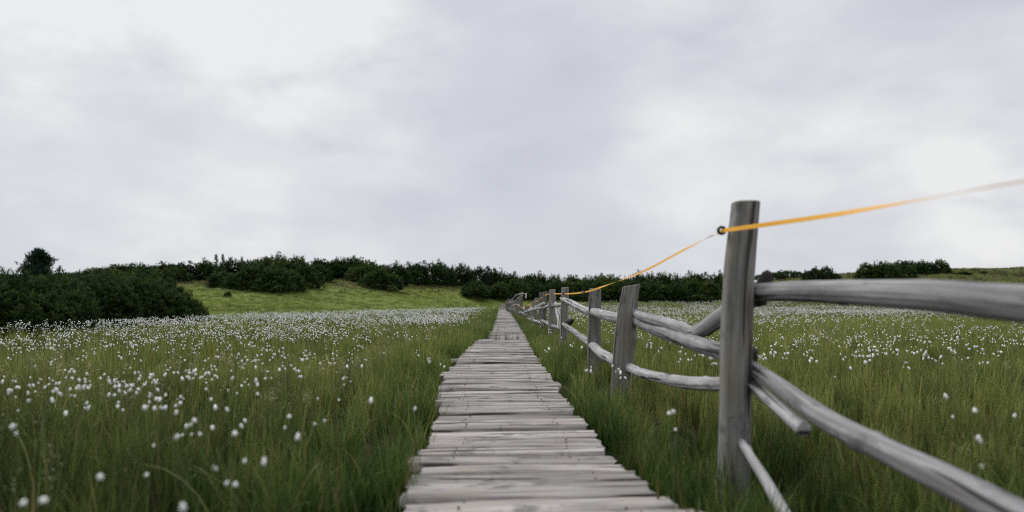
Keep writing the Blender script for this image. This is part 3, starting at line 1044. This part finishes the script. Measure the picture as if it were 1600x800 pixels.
def conifer(seed, px, py_top, py_foot, d, wpx, label, conic=.5, n=900):
    """a small stone pine: trunk with limbs, crown of upswept tufted branches"""
    rg = np.random.default_rng(seed)
    p = at(px, py_foot, d)
    z = float(height(p.x, p.y))
    H = at(px, py_top, d).z - z
    W = wpx * d / 1066.7
    e = bpy.data.objects.new('stone_pine', None)
    COL.objects.link(e)
    e.location = (p.x, p.y, z)
    tag(e, label, 'tree')
    t = tube([(0, 0, -.1), (.02 * H, 0, H * .5), (0, .01, H * .93)], [.035 * H, .02 * H, .006 * H], 9, seed, 1, 2, .2, .05)
    lo = 1 - (py_foot - py_top) / max(1e-6, (H * 1066.7 / d))     # where the crown starts
    lo = min(max(lo, .12), .25)
    P, A = [], []
    nb = 46
    for b in range(nb):
        f = (b + rg.uniform(0, 1)) / nb
        zb = H * (lo + (1 - lo) * f * .93)
        prof = (1 - f) ** conic if f > .3 else (.80 + .2 * f / .3) * (.7 ** conic)
        ln = W / 2 * prof * rg.uniform(.5, 1.15)
        a = rg.uniform(0, 2 * PI)
        tip = np.array([math.cos(a) * ln, math.sin(a) * ln, zb + ln * rg.uniform(.1, .5)])
        root_ = np.array([0, 0, zb - ln * .1])
        tb = tube([root_, root_ * .5 + tip * .5 - [0, 0, .06 * ln], tip], [.010 * H, .006 * H, .003 * H], 5, seed + b, 1, 2, .3, .05)
        off = t.n
        for vv in tb.v:
            t.v.append(vv); t.n += len(vv)
        for ff in tb.f:
            t.f.append(ff + off)
        t.att['wood'] += tb.att['wood']
        m = n // nb
        q = rg.uniform(.3, 1.05, m)[:, None]
        P.append(root_ * (1 - q) + tip * q + rg.normal(0, .055 * W, (m, 3)))
        A.append(np.tile([math.cos(a) * .5, math.sin(a) * .5, .9], (m, 1)) + rg.normal(0, .35, (m, 3)))
    g = Geo()
    spray(rg, np.concatenate(P), np.concatenate(A), .065 * W, .075 * W, .018 * W, 10, g, SHADES_BLUE)
    put('trunk', t.mesh('stone_pine_trunk', M_BARK), e)
    put('crown', g.mesh('stone_pine_crown', M_NEEDLE, False), e)


conifer(301, 58, 394, 440, 58, 52, 'lone rounded stone pine rising above the left thicket', .55, 1900)
conifer(303, -14, 404, 440, 58, 34, 'pine tree mostly cut off at the left picture edge', .8, 900)
conifer(305, 337, 396.5, 430, 74, 15, 'left one of the paired conifer tips on the left ridge', 1.0, 500)
conifer(307, 347, 396, 430, 75, 14, 'right one of the paired conifer tips on the left ridge', 1.0, 500)
conifer(309, 762, 415, 445, 82, 18, 'small rounded pine poking out of the ridge above the boardwalk', .6, 500)
conifer(311, 377, 401, 430, 75, 14, 'slim conifer tip right of the paired ones on the left ridge', 1.0, 450)

# ------------------------------------------------------------------ two pale stakes on the hillside
for j, (px, py, top) in enumerate(((282.5, 441, 433), (294.5, 440, 431.5))):
    p = on_ground(px, py)
    hh = (py - top) * p.y / 1066.7
    g = tube([(0, 0, -.15), (.01, 0, hh * .5), (.03 * j, 0, hh)], [.05, .048, .045], 8, 700 + j, 1, 2.4, .2, .03, (.2, 0, 0))
    o = put('marker_stake', g.mesh('marker_stake', M_SPLIT), None, p)
    tag(o, ['shorter left one of two pale stakes on the left hillside', 'taller right one of two pale stakes on the left hillside'][j], 'stake')

# ------------------------------------------------------------------ grass
def blades(rg, g, n, rad, l0, l1, w0, w1, bend, cols, segs=5, tipcol=None, straw=.07, flop=.1, lean_s=.13):
    """n curved grass blades, one strip each"""
    a = rg.uniform(0, 2 * PI, n)
    q = rad * np.sqrt(rg.uniform(0, 1, n))
    base = np.stack([q * np.cos(a), q * np.sin(a), np.full(n, -.02)], -1)
    ln = rg.uniform(l0, l1, n)
    wd = rg.uniform(w0, w1, n)
    dr = rg.uniform(0, 2 * PI, n)
    lean = np.abs(rg.normal(0, lean_s, n)) + .02
    bd = bend * rg.uniform(.2, 1.3, n)
    bd = np.where(rg.random(n) < flop, bd + rg.uniform(.6, 1.3, n), bd)
    t = np.linspace(0, 1, segs)
    ang = lean[:, None] + bd[:, None] * t[None] ** 1.7
    st = ln[:, None] / (segs - 1)
    hx = np.concatenate([np.zeros((n, 1)), np.cumsum(np.sin(ang[:, :-1]) * st, 1)], 1)
    hz = np.concatenate([np.zeros((n, 1)), np.cumsum(np.cos(ang[:, :-1]) * st, 1)], 1)
    D = np.stack([np.cos(dr), np.sin(dr)], -1)
    C = np.zeros((n, segs, 3))
    C[..., 0] = base[:, None, 0] + D[:, None, 0] * hx
    C[..., 1] = base[:, None, 1] + D[:, None, 1] * hx
    C[..., 2] = base[:, None, 2] + hz
    tw = dr + PI / 2 + rg.normal(0, .7, n)
    Wd = np.stack([np.cos(tw), np.sin(tw), np.zeros(n)], -1)
    prof = np.clip(1.0 - t ** 2.2, .04, 1)
    off = Wd[:, None] * (wd[:, None] * prof[None] / 2)[..., None]
    V = np.stack([C - off, C + off], 2)
    idx = np.arange(n * segs * 2).reshape(n, segs, 2)
    F = np.stack([idx[:, :-1, 0], idx[:, :-1, 1], idx[:, 1:, 1], idx[:, 1:, 0]], -1).reshape(-1, 4)
    c0 = cols[rg.integers(0, len(cols), n)] * rg.uniform(.75, 1.25, (n, 1))
    tip = np.array(tipcol if tipcol is not None else (.33, .37, .11)) * rg.uniform(.6, 1.3, (n, 1))
    f = (t[None] ** 2.5)[..., None] * rg.uniform(.2, .9, (n, 1, 1))
    col = c0[:, None] * (1 - f) + tip[:, None] * f
    sw = rg.random(n) < straw
    col[sw] = np.array([.26, .20, .085]) * rg.uniform(.6, 1.2, (sw.sum(), 1, 1))
    col = np.repeat(col[:, :, None], 2, 2)
    col = np.concatenate([col, np.ones((*col.shape[:-1], 1))], -1)
    g.add(V.reshape(-1, 3), F, bcol=col.reshape(-1, 4))


GREENS = np.array([(.078, .122, .027), (.115, .160, .034), (.050, .088, .024), (.152, .186, .048), (.082, .114, .026)])
LUSH = np.array([(.062, .130, .022), (.085, .158, .026), (.042, .095, .022)])
OLIVE = np.array([(.185, .208, .060), (.235, .242, .082), (.135, .166, .046)])


def panicles(rg, g, n, rad, h0, h1):
    """thin flowering stalks with tiny pale spikelets"""
    for i in range(n):
        a, q = rg.uniform(0, 2 * PI), rad * math.sqrt(rg.random())
        x, y, h = q * math.cos(a), q * math.sin(a), rg.uniform(h0, h1)
        b = rg.normal(0, .06, 2)
        w = .0012
        pts = np.array([(x, y, 0), (x + b[0] * .3, y + b[1] * .3, h * .6), (x + b[0], y + b[1], h)])
        V = np.concatenate([pts - [w, 0, 0], pts + [w, 0, 0]])
        g.add(V, [[0, 3, 4, 1], [1, 4, 5, 2]], bcol=np.tile((.16, .15, .07, 1), (6, 1)))
        m = rg.integers(10, 22)
        s = rg.uniform(.78, 1.0, m)
        o = pts[2] + np.stack([rg.normal(0, .012, m), rg.normal(0, .012, m), -(1 - s) * h * .6], -1)
        r3 = rg.normal(0, .0038, (m, 3, 3))
        V = (o[:, None] + r3).reshape(-1, 3)
        g.add(V, np.arange(m * 3).reshape(-1, 3), bcol=np.tile((.42, .40, .26, 1), (m * 3, 1)))


PROTO = bpy.data.collections.new('tuft_sources')


def proto_collection(name, meshes):
    c = bpy.data.collections.new(name)
    for i, me in enumerate(meshes):
        o = bpy.data.objects.new('%s_%02d' % (name, i), me)
        c.objects.link(o)
    return c


def tuft(seed, **kw):
    g = Geo()
    rg = np.random.default_rng(seed)
    pan = kw.pop('pan', 0)
    blades(rg, g, **kw)
    if pan:
        panicles(rg, g, pan, kw['rad'], kw['l1'] * .8, kw['l1'] * 1.25)
    return g.mesh('grass_tuft', kw.pop('mat', M_GRASS))


near_tufts = []
for i in range(7):
    cols = [GREENS, LUSH, GREENS, OLIVE, LUSH, GREENS, OLIVE][i]
    wide_leaf = i in (0, 4)
    near_tufts.append(tuft(500 + i, n=15 if wide_leaf else 25, rad=.07, l0=.17, l1=.42, w0=.008 if wide_leaf else .004, w1=.0145 if wide_leaf else .0085, bend=.8 if i in (1, 4) else .5, cols=cols, segs=6, straw=.12, flop=.20 if i in (1, 4) else .06, lean_s=.10))
ARCH = np.array([(.11, .15, .03), (.15, .18, .04), (.20, .19, .07)])
near_tufts.append(tuft(509, n=7, rad=.05, l0=.34, l1=.58, w0=.004, w1=.008, bend=1.0, cols=ARCH, segs=9, straw=.2, flop=.25))
near_tufts.append(tuft(508, n=18, rad=.06, l0=.2, l1=.42, w0=.0025, w1=.005, bend=.8, cols=OLIVE, segs=6, pan=7))
far_tufts = [tuft(520 + i, n=34, rad=.16, l0=.22, l1=.44, w0=.006, w1=.011, bend=.7, cols=[GREENS, OLIVE, LUSH, OLIVE, GREENS][i], segs=4, straw=.10, flop=.06) for i in range(5)]
turf_tufts = [tuft(540 + i, n=30, rad=.22, l0=.06, l1=.20, w0=.012, w1=.022, bend=.9, cols=np.array([(.138, .192, .038), (.165, .212, .046), (.192, .222, .060)]), segs=3, straw=.05, tipcol=(.18, .2, .06), flop=.1) for i in range(3)]
turf_tufts.append(tuft(544, n=30, rad=.22, l0=.08, l1=.26, w0=.012, w1=.02, bend=.9, cols=np.array([(.12, .11, .05), (.16, .14, .07), (.09, .10, .04)]), segs=3, straw=.3))
turf_tufts.append(tuft(545, n=30, rad=.20, l0=.08, l1=.30, w0=.02, w1=.03, bend=.5, cols=np.array([(.03, .045, .02), (.045, .055, .025)]), segs=3, straw=.1, tipcol=(.05, .06, .03)))


def scatter(name, coll, P, rot, scl, idx, tint):
    """ONE object: a cloud of points carrying grass through a geometry node group"""
    me = bpy.data.meshes.new(name)
    n = len(P)
    me.vertices.add(n)
    me.vertices.foreach_set('co', P.astype(np.float32).ravel())
    me.attributes.new('rot', 'FLOAT_VECTOR', 'POINT').data.foreach_set('vector', rot.astype(np.float32).ravel())
    me.attributes.new('scl', 'FLOAT_VECTOR', 'POINT').data.foreach_set('vector', scl.astype(np.float32).ravel())
    me.attributes.new('idx', 'INT', 'POINT').data.foreach_set('value', idx.astype(np.int32))
    me.attributes.new('tint', 'FLOAT', 'POINT').data.foreach_set('value', tint.astype(np.float32))
    o = put(name, me)
    ng = bpy.data.node_groups.new(name + '_nodes', 'GeometryNodeTree')
    ng.interface.new_socket('Geometry', in_out='INPUT', socket_type='NodeSocketGeometry')
    ng.interface.new_socket('Geometry', in_out='OUTPUT', socket_type='NodeSocketGeometry')
    N, L = ng.nodes, ng.links
    gi, go = N.new('NodeGroupInput'), N.new('NodeGroupOutput')
    iop = N.new('GeometryNodeInstanceOnPoints')
    ci = N.new('GeometryNodeCollectionInfo')
    ci.inputs['Collection'].default_value = coll
    ci.inputs['Separate Children'].default_value = True
    ci.inputs['Reset Children'].default_value = True

    def attr(nm, kind):
        a = N.new('GeometryNodeInputNamedAttribute')
        a.data_type = kind
        a.inputs['Name'].default_value = nm
        return a.outputs['Attribute']
    er = N.new('FunctionNodeEulerToRotation')
    L.new(attr('rot', 'FLOAT_VECTOR'), er.inputs[0])
    L.new(gi.outputs[0], iop.inputs['Points'])
    L.new(ci.outputs[0], iop.inputs['Instance'])
    iop.inputs['Pick Instance'].default_value = True
    L.new(attr('idx', 'INT'), iop.inputs['Instance Index'])
    L.new(er.outputs[0], iop.inputs['Rotation'])
    L.new(attr('scl', 'FLOAT_VECTOR'), iop.inputs['Scale'])
    L.new(iop.outputs[0], go.inputs[0])
    md = o.modifiers.new('scatter', 'NODES')
    md.node_group = ng
    return o


def wedge(rg, d0, d1, dens, tl=-.80, tr=.83, margin=1.6):
    """random points of the view wedge between two depths"""
    xa, xb = tl * d1 - margin, tr * d1 + margin
    n = int((xb - xa) * (d1 - d0) * dens)
    x = rg.uniform(xa, xb, n); y = rg.uniform(d0, d1, n)
    k = (x > tl * y - margin) & (x < tr * y + margin)
    return x[k], y[k]


def off_deck(x, y, m=.0):
    return (x < interp(L_EDGE, y) - .02 + m) | (x > interp(R_EDGE, y) + .035 - m) | (y > 74)


def build_grass():
    rg = np.random.default_rng(77)
    parts = []
    for d0, d1, dens in ((.2, 4, 210), (4, 9, 170), (9, 16, 95)):
        x, y = wedge(rg, d0, d1, dens)
        parts.append((x, y))
    x = np.concatenate([p[0] for p in parts]); y = np.concatenate([p[1] for p in parts])
    k = in_meadow(x, y) & off_deck(x, y)
    # the grass opens in places: tussocks and hollows
    hol = np.clip((fbm(x * 1.5, y * 1.5, 41, 3) - .5) * 1.7 + .5, 0, 1)
    tus = vnoise(x * 5.2 + 3, y * 5.2, 44)          # tussocks a hand or two wide
    keep = np.clip(hol * 1.6, .15, 1) * np.clip((tus - interp([(2, .42), (5, .32), (9, .28)], y)) * 4.5, .04, 1.3)
    keep = np.where((x > .8) & (x < 2.6) & (y < 4), np.maximum(keep, .8), keep)
    k &= rg.random(len(x)) < keep
    x, y, hol, tus = x[k], y[k], hol[k], tus[k]
    n = len(x)
    dl = np.minimum(np.abs(x - interp(L_EDGE, y)), np.abs(x - interp(R_EDGE, y)))
    lush = np.clip(1 - dl / 1.1, 0, 1)
    # walked down along the fence
    trod = np.where((x > .8) & (x < 1.42) & (y < 11), interp([(2.4, .8), (4, .72), (7, .68), (11, .9)], y), 1.0)
    foot = (x > .90) & (x < 1.07) & (y > 2.5) & (y < 3.3)
    trod = np.where((x > .86) & (x < 1.30) & (y > 2.1) & (y < 3.35), .55, trod)
    trod = np.where(foot, 1.05, trod)
    pat = fbm(x * .35, y * .35, 43)
    idx = rg.integers(0, 7, n)
    idx = np.where(rg.random(n) < .55 * (1 - lush) * np.clip((pat - .35) * 3, 0, 1), np.where(rg.random(n) < .5, 3, 6), idx)
    idx = np.where(rg.random(n) < lush * .9, np.where(rg.random(n) < .5, 1, 4), idx)
    pm = fbm(x * .8 + 50, y * .8, 47)
    idx = np.where((rg.random(n) < .14) & (pm > .62) & (lush < .3), 8, idx)
    idx = np.where(rg.random(n) < .10, 7, idx)
    sc = rg.uniform(.70, 1.16, n) * (0.64 + .30 * hol + .20 * tus) * trod * np.where(lush > .6, .92, 1.0)
    tint = np.clip(.36 + .55 * (pat - .35) + rg.normal(0, .22, n) + .5 * (vnoise(x * 3, y * 3, 45) - .5) + interp([(1.5, -.32), (3.2, -.24), (4.5, -.06), (7, .14), (14, .38)], y) - lush * .12, 0, 1)  # colour also darkens close to the camera, painting in shade deep among the blades
    rot = np.stack([rg.normal(0, .08, n), rg.normal(0, .08, n), rg.uniform(0, 2 * PI, n)], -1)
    P = np.stack([x, y, height(x, y)], -1)
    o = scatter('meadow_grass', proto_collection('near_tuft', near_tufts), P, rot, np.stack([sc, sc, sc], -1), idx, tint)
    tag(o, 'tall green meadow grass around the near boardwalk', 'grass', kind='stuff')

    parts = [wedge(rg, d0, d1, dens) for d0, d1, dens in ((16, 28, 34), (28, 45, 20), (45, 78, 10))]
    x = np.concatenate([p[0] for p in parts]); y = np.concatenate([p[1] for p in parts])
    k = in_meadow(x, y) & off_deck(x, y, -.08)
    x, y = x[k], y[k]
    n = len(x)
    pat = fbm(x * .2, y * .2, 53)
    dl = np.minimum(np.abs(x - interp(L_EDGE, y)), np.abs(x - interp(R_EDGE, y)))
    lush = np.clip(1 - dl / 1.6, 0, 1)
    idx = rg.integers(0, 5, n)
    idx = np.where(rg.random(n) < lush, 2, idx)
    sc = rg.uniform(.75, 1.15, n)
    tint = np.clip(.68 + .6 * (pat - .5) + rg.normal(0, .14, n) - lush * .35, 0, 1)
    rot = np.stack([rg.normal(0, .05, n), rg.normal(0, .05, n), rg.uniform(0, 2 * PI, n)], -1)
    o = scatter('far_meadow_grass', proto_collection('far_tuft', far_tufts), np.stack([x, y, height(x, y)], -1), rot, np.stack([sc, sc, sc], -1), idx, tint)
    tag(o, 'olive meadow grass in the flowering far part of the field', 'grass', kind='stuff')

    # short turf on the slopes
    parts = [wedge(rg, 13, 45, 7), wedge(rg, 45, 120, 4.0)]
    x = np.concatenate([p[0] for p in parts]); y = np.concatenate([p[1] for p in parts])
    k = ~in_meadow(x, y)
    x, y = x[k], y[k]
    z = height(x, y)
    n = len(x)
    pat = fbm(x * .22, y * .5, 57)
    hi = np.clip((z - 1.3) / 1.8, 0, 1)
    u = rg.random(n)
    idx = np.where(u < hi * np.clip((pat - .34) * 4, 0, .85), np.where(rg.random(n) < .55, 3, 4), rg.integers(0, 3, n))
    sc = rg.uniform(.6, 1.25, n) * np.where(y > 60, 1.25, 1)
    tint = np.clip(.56 + 1.2 * (fbm(x * .12, y * .45, 59) - .5) + rg.normal(0, .1, n), 0, 1)
    rot = np.stack([rg.normal(0, .1, n), rg.normal(0, .1, n), rg.uniform(0, 2 * PI, n)], -1)
    o = scatter('slope_turf', proto_collection('turf_tuft', turf_tufts), np.stack([x, y, z], -1), rot, np.stack([sc, sc, sc * .9], -1), idx, tint)
    tag(o, 'short bright green turf and heath on the open slopes', 'grass', kind='stuff')


build_grass()

# tufts that grow up between the boards
TUFTS = [(792, 530, 14.6, 1.2, 4), (776, 532, 14.4, 1.3, 4), (764, 530, 14.8, 1.5, 5), (812, 529, 14.8, 1.0, 3), (802, 530, 14.5, .9, 3), (782, 515, 19.5, 1.0, 2), (740, 572, 8.6, .55, 1), (748, 572, 8.6, .5, 1), (735, 690, 3.95, .32, 1),
         (800, 668, 4.35, .42, 1), (870, 690, 3.95, .38, 1), (745, 740, 3.2, .3, 1), (806, 574, 8.4, .4, 1), (660, 722, 3.43, .45, 2)]
for j, (px, py, d, s, m) in enumerate(TUFTS):
    rg = np.random.default_rng(900 + j)
    g = Geo()
    for q in range(m):
        g2 = Geo()
        blades(rg, g2, n=9, rad=.035, l0=.08, l1=.26, w0=.0025, w1=.005, bend=1.0, cols=[GREENS, OLIVE][j % 2], segs=6, straw=.25)
        g.add(g2.v[0] * s + [rg.uniform(-.08, .08), rg.uniform(-.03, .03), 0], g2.f[0], bcol=g2.att['bcol'][0])
    p = at(px, py, d)
    o = put('grass_tuft', g.mesh('deck_tuft', M_GRASS), None, (p.x, p.y, DECK - .03))
    tag(o, 'small sparse grass tuft growing up between the boardwalk planks', 'grass tuft', 'grass tufts between the planks')

# ------------------------------------------------------------------ cottongrass
def fluff(rg, rad, sub=2, fibres=70):
    """one drooping white seed head"""
    import bmesh
    bm = bmesh.new()
    bmesh.ops.create_icosphere(bm, subdivisions=sub, radius=1)
    V = np.array([v.co[:] for v in bm.verts]); F = np.array([[v.index for v in f.verts] for f in bm.faces])
    bm.free()
    k = .74 + .34 * vnoise(V[:, 0] * 2.2 + rg.uniform(0, 9), V[:, 1] * 2.2 + V[:, 2] * 1.4, 3)
    V = V * k[:, None] * [rad * .9, rad * .9, rad * 1.35]
    V[:, 2] -= rad * .9
    g = Geo()
    g.add(V, F)
    if fibres:
        d = rg.normal(size=(fibres, 3)); d /= np.linalg.norm(d, axis=1)[:, None]
        d[:, 2] -= .35
        o = np.array([0, 0, -rad * .9]) + d * rad * .5
        t = o + d * rad * rg.uniform(.4, .95, (fibres, 1))
        w = np.cross(d, rg.normal(size=(fibres, 3))); w /= np.linalg.norm(w, axis=1)[:, None]
        g.add(np.stack([o - w * .0011, o + w * .0011, t], 1).reshape(-1, 3), np.arange(fibres * 3).reshape(-1, 3))
    return g


def stem(rg, h, lean):
    n = 6
    t = np.linspace(0, 1, n)
    a = rg.uniform(0, 2 * PI)
    C = np.stack([math.cos(a) * lean * t ** 2, math.sin(a) * lean * t ** 2, h * t], -1)
    r = np.linspace(.0019, .0011, n)
    th = np.array([0, 2.09, 4.19])
    V = C[:, None] + np.stack([np.cos(th), np.sin(th), 0 * th], -1)[None] * r[:, None, None]
    idx = np.arange(n * 3).reshape(n, 3)
    F = np.stack([idx[:-1], np.roll(idx[:-1], -1, 1), np.roll(idx[1:], -1, 1), idx[1:]], -1).reshape(-1, 4)
    return V.reshape(-1, 3), F, C[-1]


def tuft_spots(rg, top, m):
    out = []
    a0 = rg.uniform(0, 2 * PI)
    for i in range(m):
        a = a0 + i * 2.3
        out.append(top + np.array([math.cos(a), math.sin(a), 0]) * rg.uniform(.008, .03) + [0, 0, rg.uniform(-.045, .0)])
    return out


def cotton_prototypes(kind_n, seed):
    """unit plants (height 1 = scaled later): stem mesh and spots of the heads"""
    P = []
    for i in range(kind_n):
        rg = np.random.default_rng(seed + i)
        V, F, top = stem(rg, .50, rg.uniform(.01, .07))
        m = [1, 2, 4, 1, 4, 1, 2, 3][i % 8]
        spots = tuft_spots(rg, top, m)
        g = Geo()
        g.add(V, F)
        for s in spots:             # short nodding stalks
            w = np.array([.0009, 0, 0])
            q = (top + s) / 2 + [0, 0, .008]
            g.add(np.stack([top - [0, 0, .03] - w, q - w, s - w, top - [0, 0, .03] + w, q + w, s + w]), [[0, 3, 4, 1], [1, 4, 5, 2]])
        P.append((g, spots))
    return P


COTTON = cotton_prototypes(8, 1200)
STEM_ME = [g.mesh('cottongrass_stem', M_STEM) for g, _ in COTTON]
HEAD_ME = [fluff(np.random.default_rng(1300 + i), .0072, 2, 120).mesh('seed_head', M_COTTON) for i in range(4)]


def whole(i, sub, rad):
    """the same plant as one light mesh for the far field"""
    rg = np.random.default_rng(1400 + i)
    g0, spots = COTTON[i % 8]
    gs = Geo()
    V = np.concatenate(g0.v); F4 = np.concatenate([f for f in g0.f])
    me = bpy.data.meshes.new('cottongrass_plant')
    verts, faces, mats = list(map(tuple, V)), [tuple(f) for f in F4], [0] * len(F4)
    for s in spots:
        h = fluff(rg, rad * rg.uniform(.8, 1.15), sub, 0)
        off = len(verts)
        verts += list(map(tuple, h.v[0] + s)); faces += [tuple(f + off) for f in h.f[0]]; mats += [1] * len(h.f[0])
    me.from_pydata(verts, [], faces)
    me.materials.append(M_STEM); me.materials.append(M_COTTON)
    me.polygons.foreach_set('material_index', np.array(mats, np.int32))
    me.polygons.foreach_set('use_smooth', np.ones(len(mats), bool))
    me.update()
    return me


def flower_density(x, y):
    """plants per square metre"""
    c = fbm(x * .55, y * .55, 61)
    c2 = fbm(x * .16, y * .16, 63)
    left = interp([(0, 3), (2, 12), (3, 32), (4.5, 66), (6, 76), (8, 72), (11, 56), (16, 42), (20, 40), (28, 38), (60, 38)], y)
    right = interp([(0, .1), (3, 1.5), (5, 7), (8, 15), (12, 16), (18, 18), (28, 22), (45, 22), (80, 22)], y)
    d = np.where(x < 0, left, right)
    d = d * np.clip((c - .30) * 3.4, .18, 1.6) * np.clip((c2 - .2) * 2.2, .35, 1.4)
    dl = np.minimum(np.abs(x - interp(L_EDGE, y)), np.abs(x - interp(R_EDGE, y)))
    near_path = np.clip((dl - .25 - .012 * y) / 1.1, 0, 1)
    d = d * np.where(x < 0, .03 + .97 * near_path, np.where(x < 1.35, .10, 1.0))
    return d


def build_cotton():
    rg = np.random.default_rng(99)
    xs, ys = [], []
    for d0, d1 in ((1.2, 8), (8, 16), (16, 30), (30, 76)):
        cap = 180
        x, y = wedge(rg, d0, d1, cap, -.78, .80, .8)
        k = rg.random(len(x)) < flower_density(x, y) / cap
        k &= in_meadow(x, y) & off_deck(x, y, -.12)
        xs.append(x[k]); ys.append(y[k])
    x, y = np.concatenate(xs), np.concatenate(ys)
    # plants whose heads are plain to see in the photograph
    HAND = [(40, 625), (68, 600), (75, 612), (92, 610), (118, 640), (205, 655), (235, 648), (230, 680), (316, 788), (345, 700), (347, 720), (381, 742), (365, 650), (378, 655), (283, 672), (290, 660), (302, 683), (278, 625), (320, 628), (180, 588), (442, 668), (445, 685), (423, 742), (508, 655), (520, 622), (507, 618), (485, 660), (440, 660), (352, 725), (240, 715), (125, 755), (597, 640), (658, 570), (668, 562), (676, 575), (655, 555), (688, 562), (660, 625), (85, 795), (30, 690),
            (1337, 580), (1345, 572), (1360, 560), (1372, 552), (1384, 548), (1378, 562), (1390, 556), (1396, 545), (1366, 545), (1342, 556), (1356, 548), (1418, 526), (1422, 530), (1436, 525), (1464, 530), (1470, 528), (1487, 522), (1492, 528), (1505, 538), (1512, 542), (1332, 530), (1340, 534), (1345, 540), (1360, 527), (1278, 526), (1280, 534), (1190, 560), (1196, 552), (1210, 557), (1240, 536), (1260, 545), (1488, 632), (1494, 634), (1580, 642), (1516, 660), (1512, 674), (1518, 694), (1552, 708), (1440, 560), (1448, 556), (1455, 563),
            (892, 530), (897, 538), (905, 533), (900, 545), (914, 548), (879, 532), (853, 545), (922, 576), (928, 578), (966, 575), (970, 578), (1049, 645), (1050, 660), (836, 500), (846, 503), (842, 508), (850, 505), (853, 511), (830, 496), (838, 494), (826, 492), (846, 515), (852, 520), (833, 503), (843, 498), (1012, 541), (1016, 546), (1066, 550), (1084, 556), (1075, 545), (1090, 548)]
    hx, hy = [], []
    for px, py in HAND:
        v = ray(px, py)
        dd = (EYE - .49) / (-v.z)
        hx.append(v.x * dd); hy.append(v.y * dd)
    hx, hy = np.array(hx), np.array(hy)
    # keep the scattered ones away from where the photograph shows the near field bare
    k = (y > 5) | (x < 0) | (rg.random(len(x)) < .6)
    x, y = np.concatenate([hx, x[k]]), np.concatenate([hy, y[k]])
    vis = (x > -.755 * y) & (x < .78 * y)
    order = np.argsort(np.hypot(x, y) + np.where(vis, 0, 1e4))
    first, rest = order[:300], order[300:]
    for q, j in enumerate(first):
        i = int(rg.integers(0, 8)) if (j >= len(HAND) or y[j] > 4.6) else [0, 3, 5, 1, 0, 3, 3, 5][int(rg.integers(0, 8))]
        dd = float(np.hypot(x[j], y[j]))
        s = float(rg.uniform(.92, 1.14))
        o = put('cottongrass', STEM_ME[i], None, (x[j], y[j], float(height(x[j], y[j]))), (0, 0, rg.uniform(0, 6.28)))
        o.scale = (s, s, s)
        for h, sp in enumerate(COTTON[i][1]):
            c = put('seed_head', HEAD_ME[(i + h) % 4], o, sp, (rg.normal(0, .4), rg.normal(0, .4), rg.uniform(0, 6)))
            k_ = float(rg.uniform(.6, 1.1)) * (1.0 if y[j] < 4 or x[j] < 0 else 1.2)
            c.scale = (k_ * float(rg.uniform(.8, 1.15)), k_, k_ * float(rg.uniform(.75, 1.25)))
        if x[j] < 0:
            lab = 'white tufted cottongrass plant in the near meadow left of the boardwalk'
            grp = 'cottongrass plants left of the boardwalk'
        elif x[j] < 1.3:
            lab = 'white tufted cottongrass plant in the strip between boardwalk and fence'
            grp = 'cottongrass plants between boardwalk and fence'
        else:
            lab = 'white tufted cottongrass plant in the near meadow behind the fence'
            grp = 'cottongrass plants behind the fence'
        tag(o, lab, 'cottongrass', grp)
    x, y = x[rest], y[rest]
    n = len(x)
    far = y > 14
    meshes = [whole(i, 2, .0072) for i in range(8)] + [whole(i, 1, .0102) for i in range(8)]
    idx = rg.integers(0, 8, n) + np.where(far, 8, 0)
    sc = rg.uniform(.92, 1.16, n)
    wide = sc * (1 + np.clip((y - 20) / 60, 0, .35))
    rot = np.stack([rg.normal(0, .08, n), rg.normal(0, .08, n), rg.uniform(0, 2 * PI, n)], -1)
    o = scatter('far_cottongrass', proto_collection('cottongrass_source', meshes), np.stack([x, y, height(x, y)], -1), rot, np.stack([wide, wide, sc], -1), idx, rg.random(n))
    tag(o, 'countless small white cottongrass heads across the farther meadow', 'cottongrass', kind='stuff')
    print('cottongrass', n, 'nearest rest', y.min())


build_cotton()
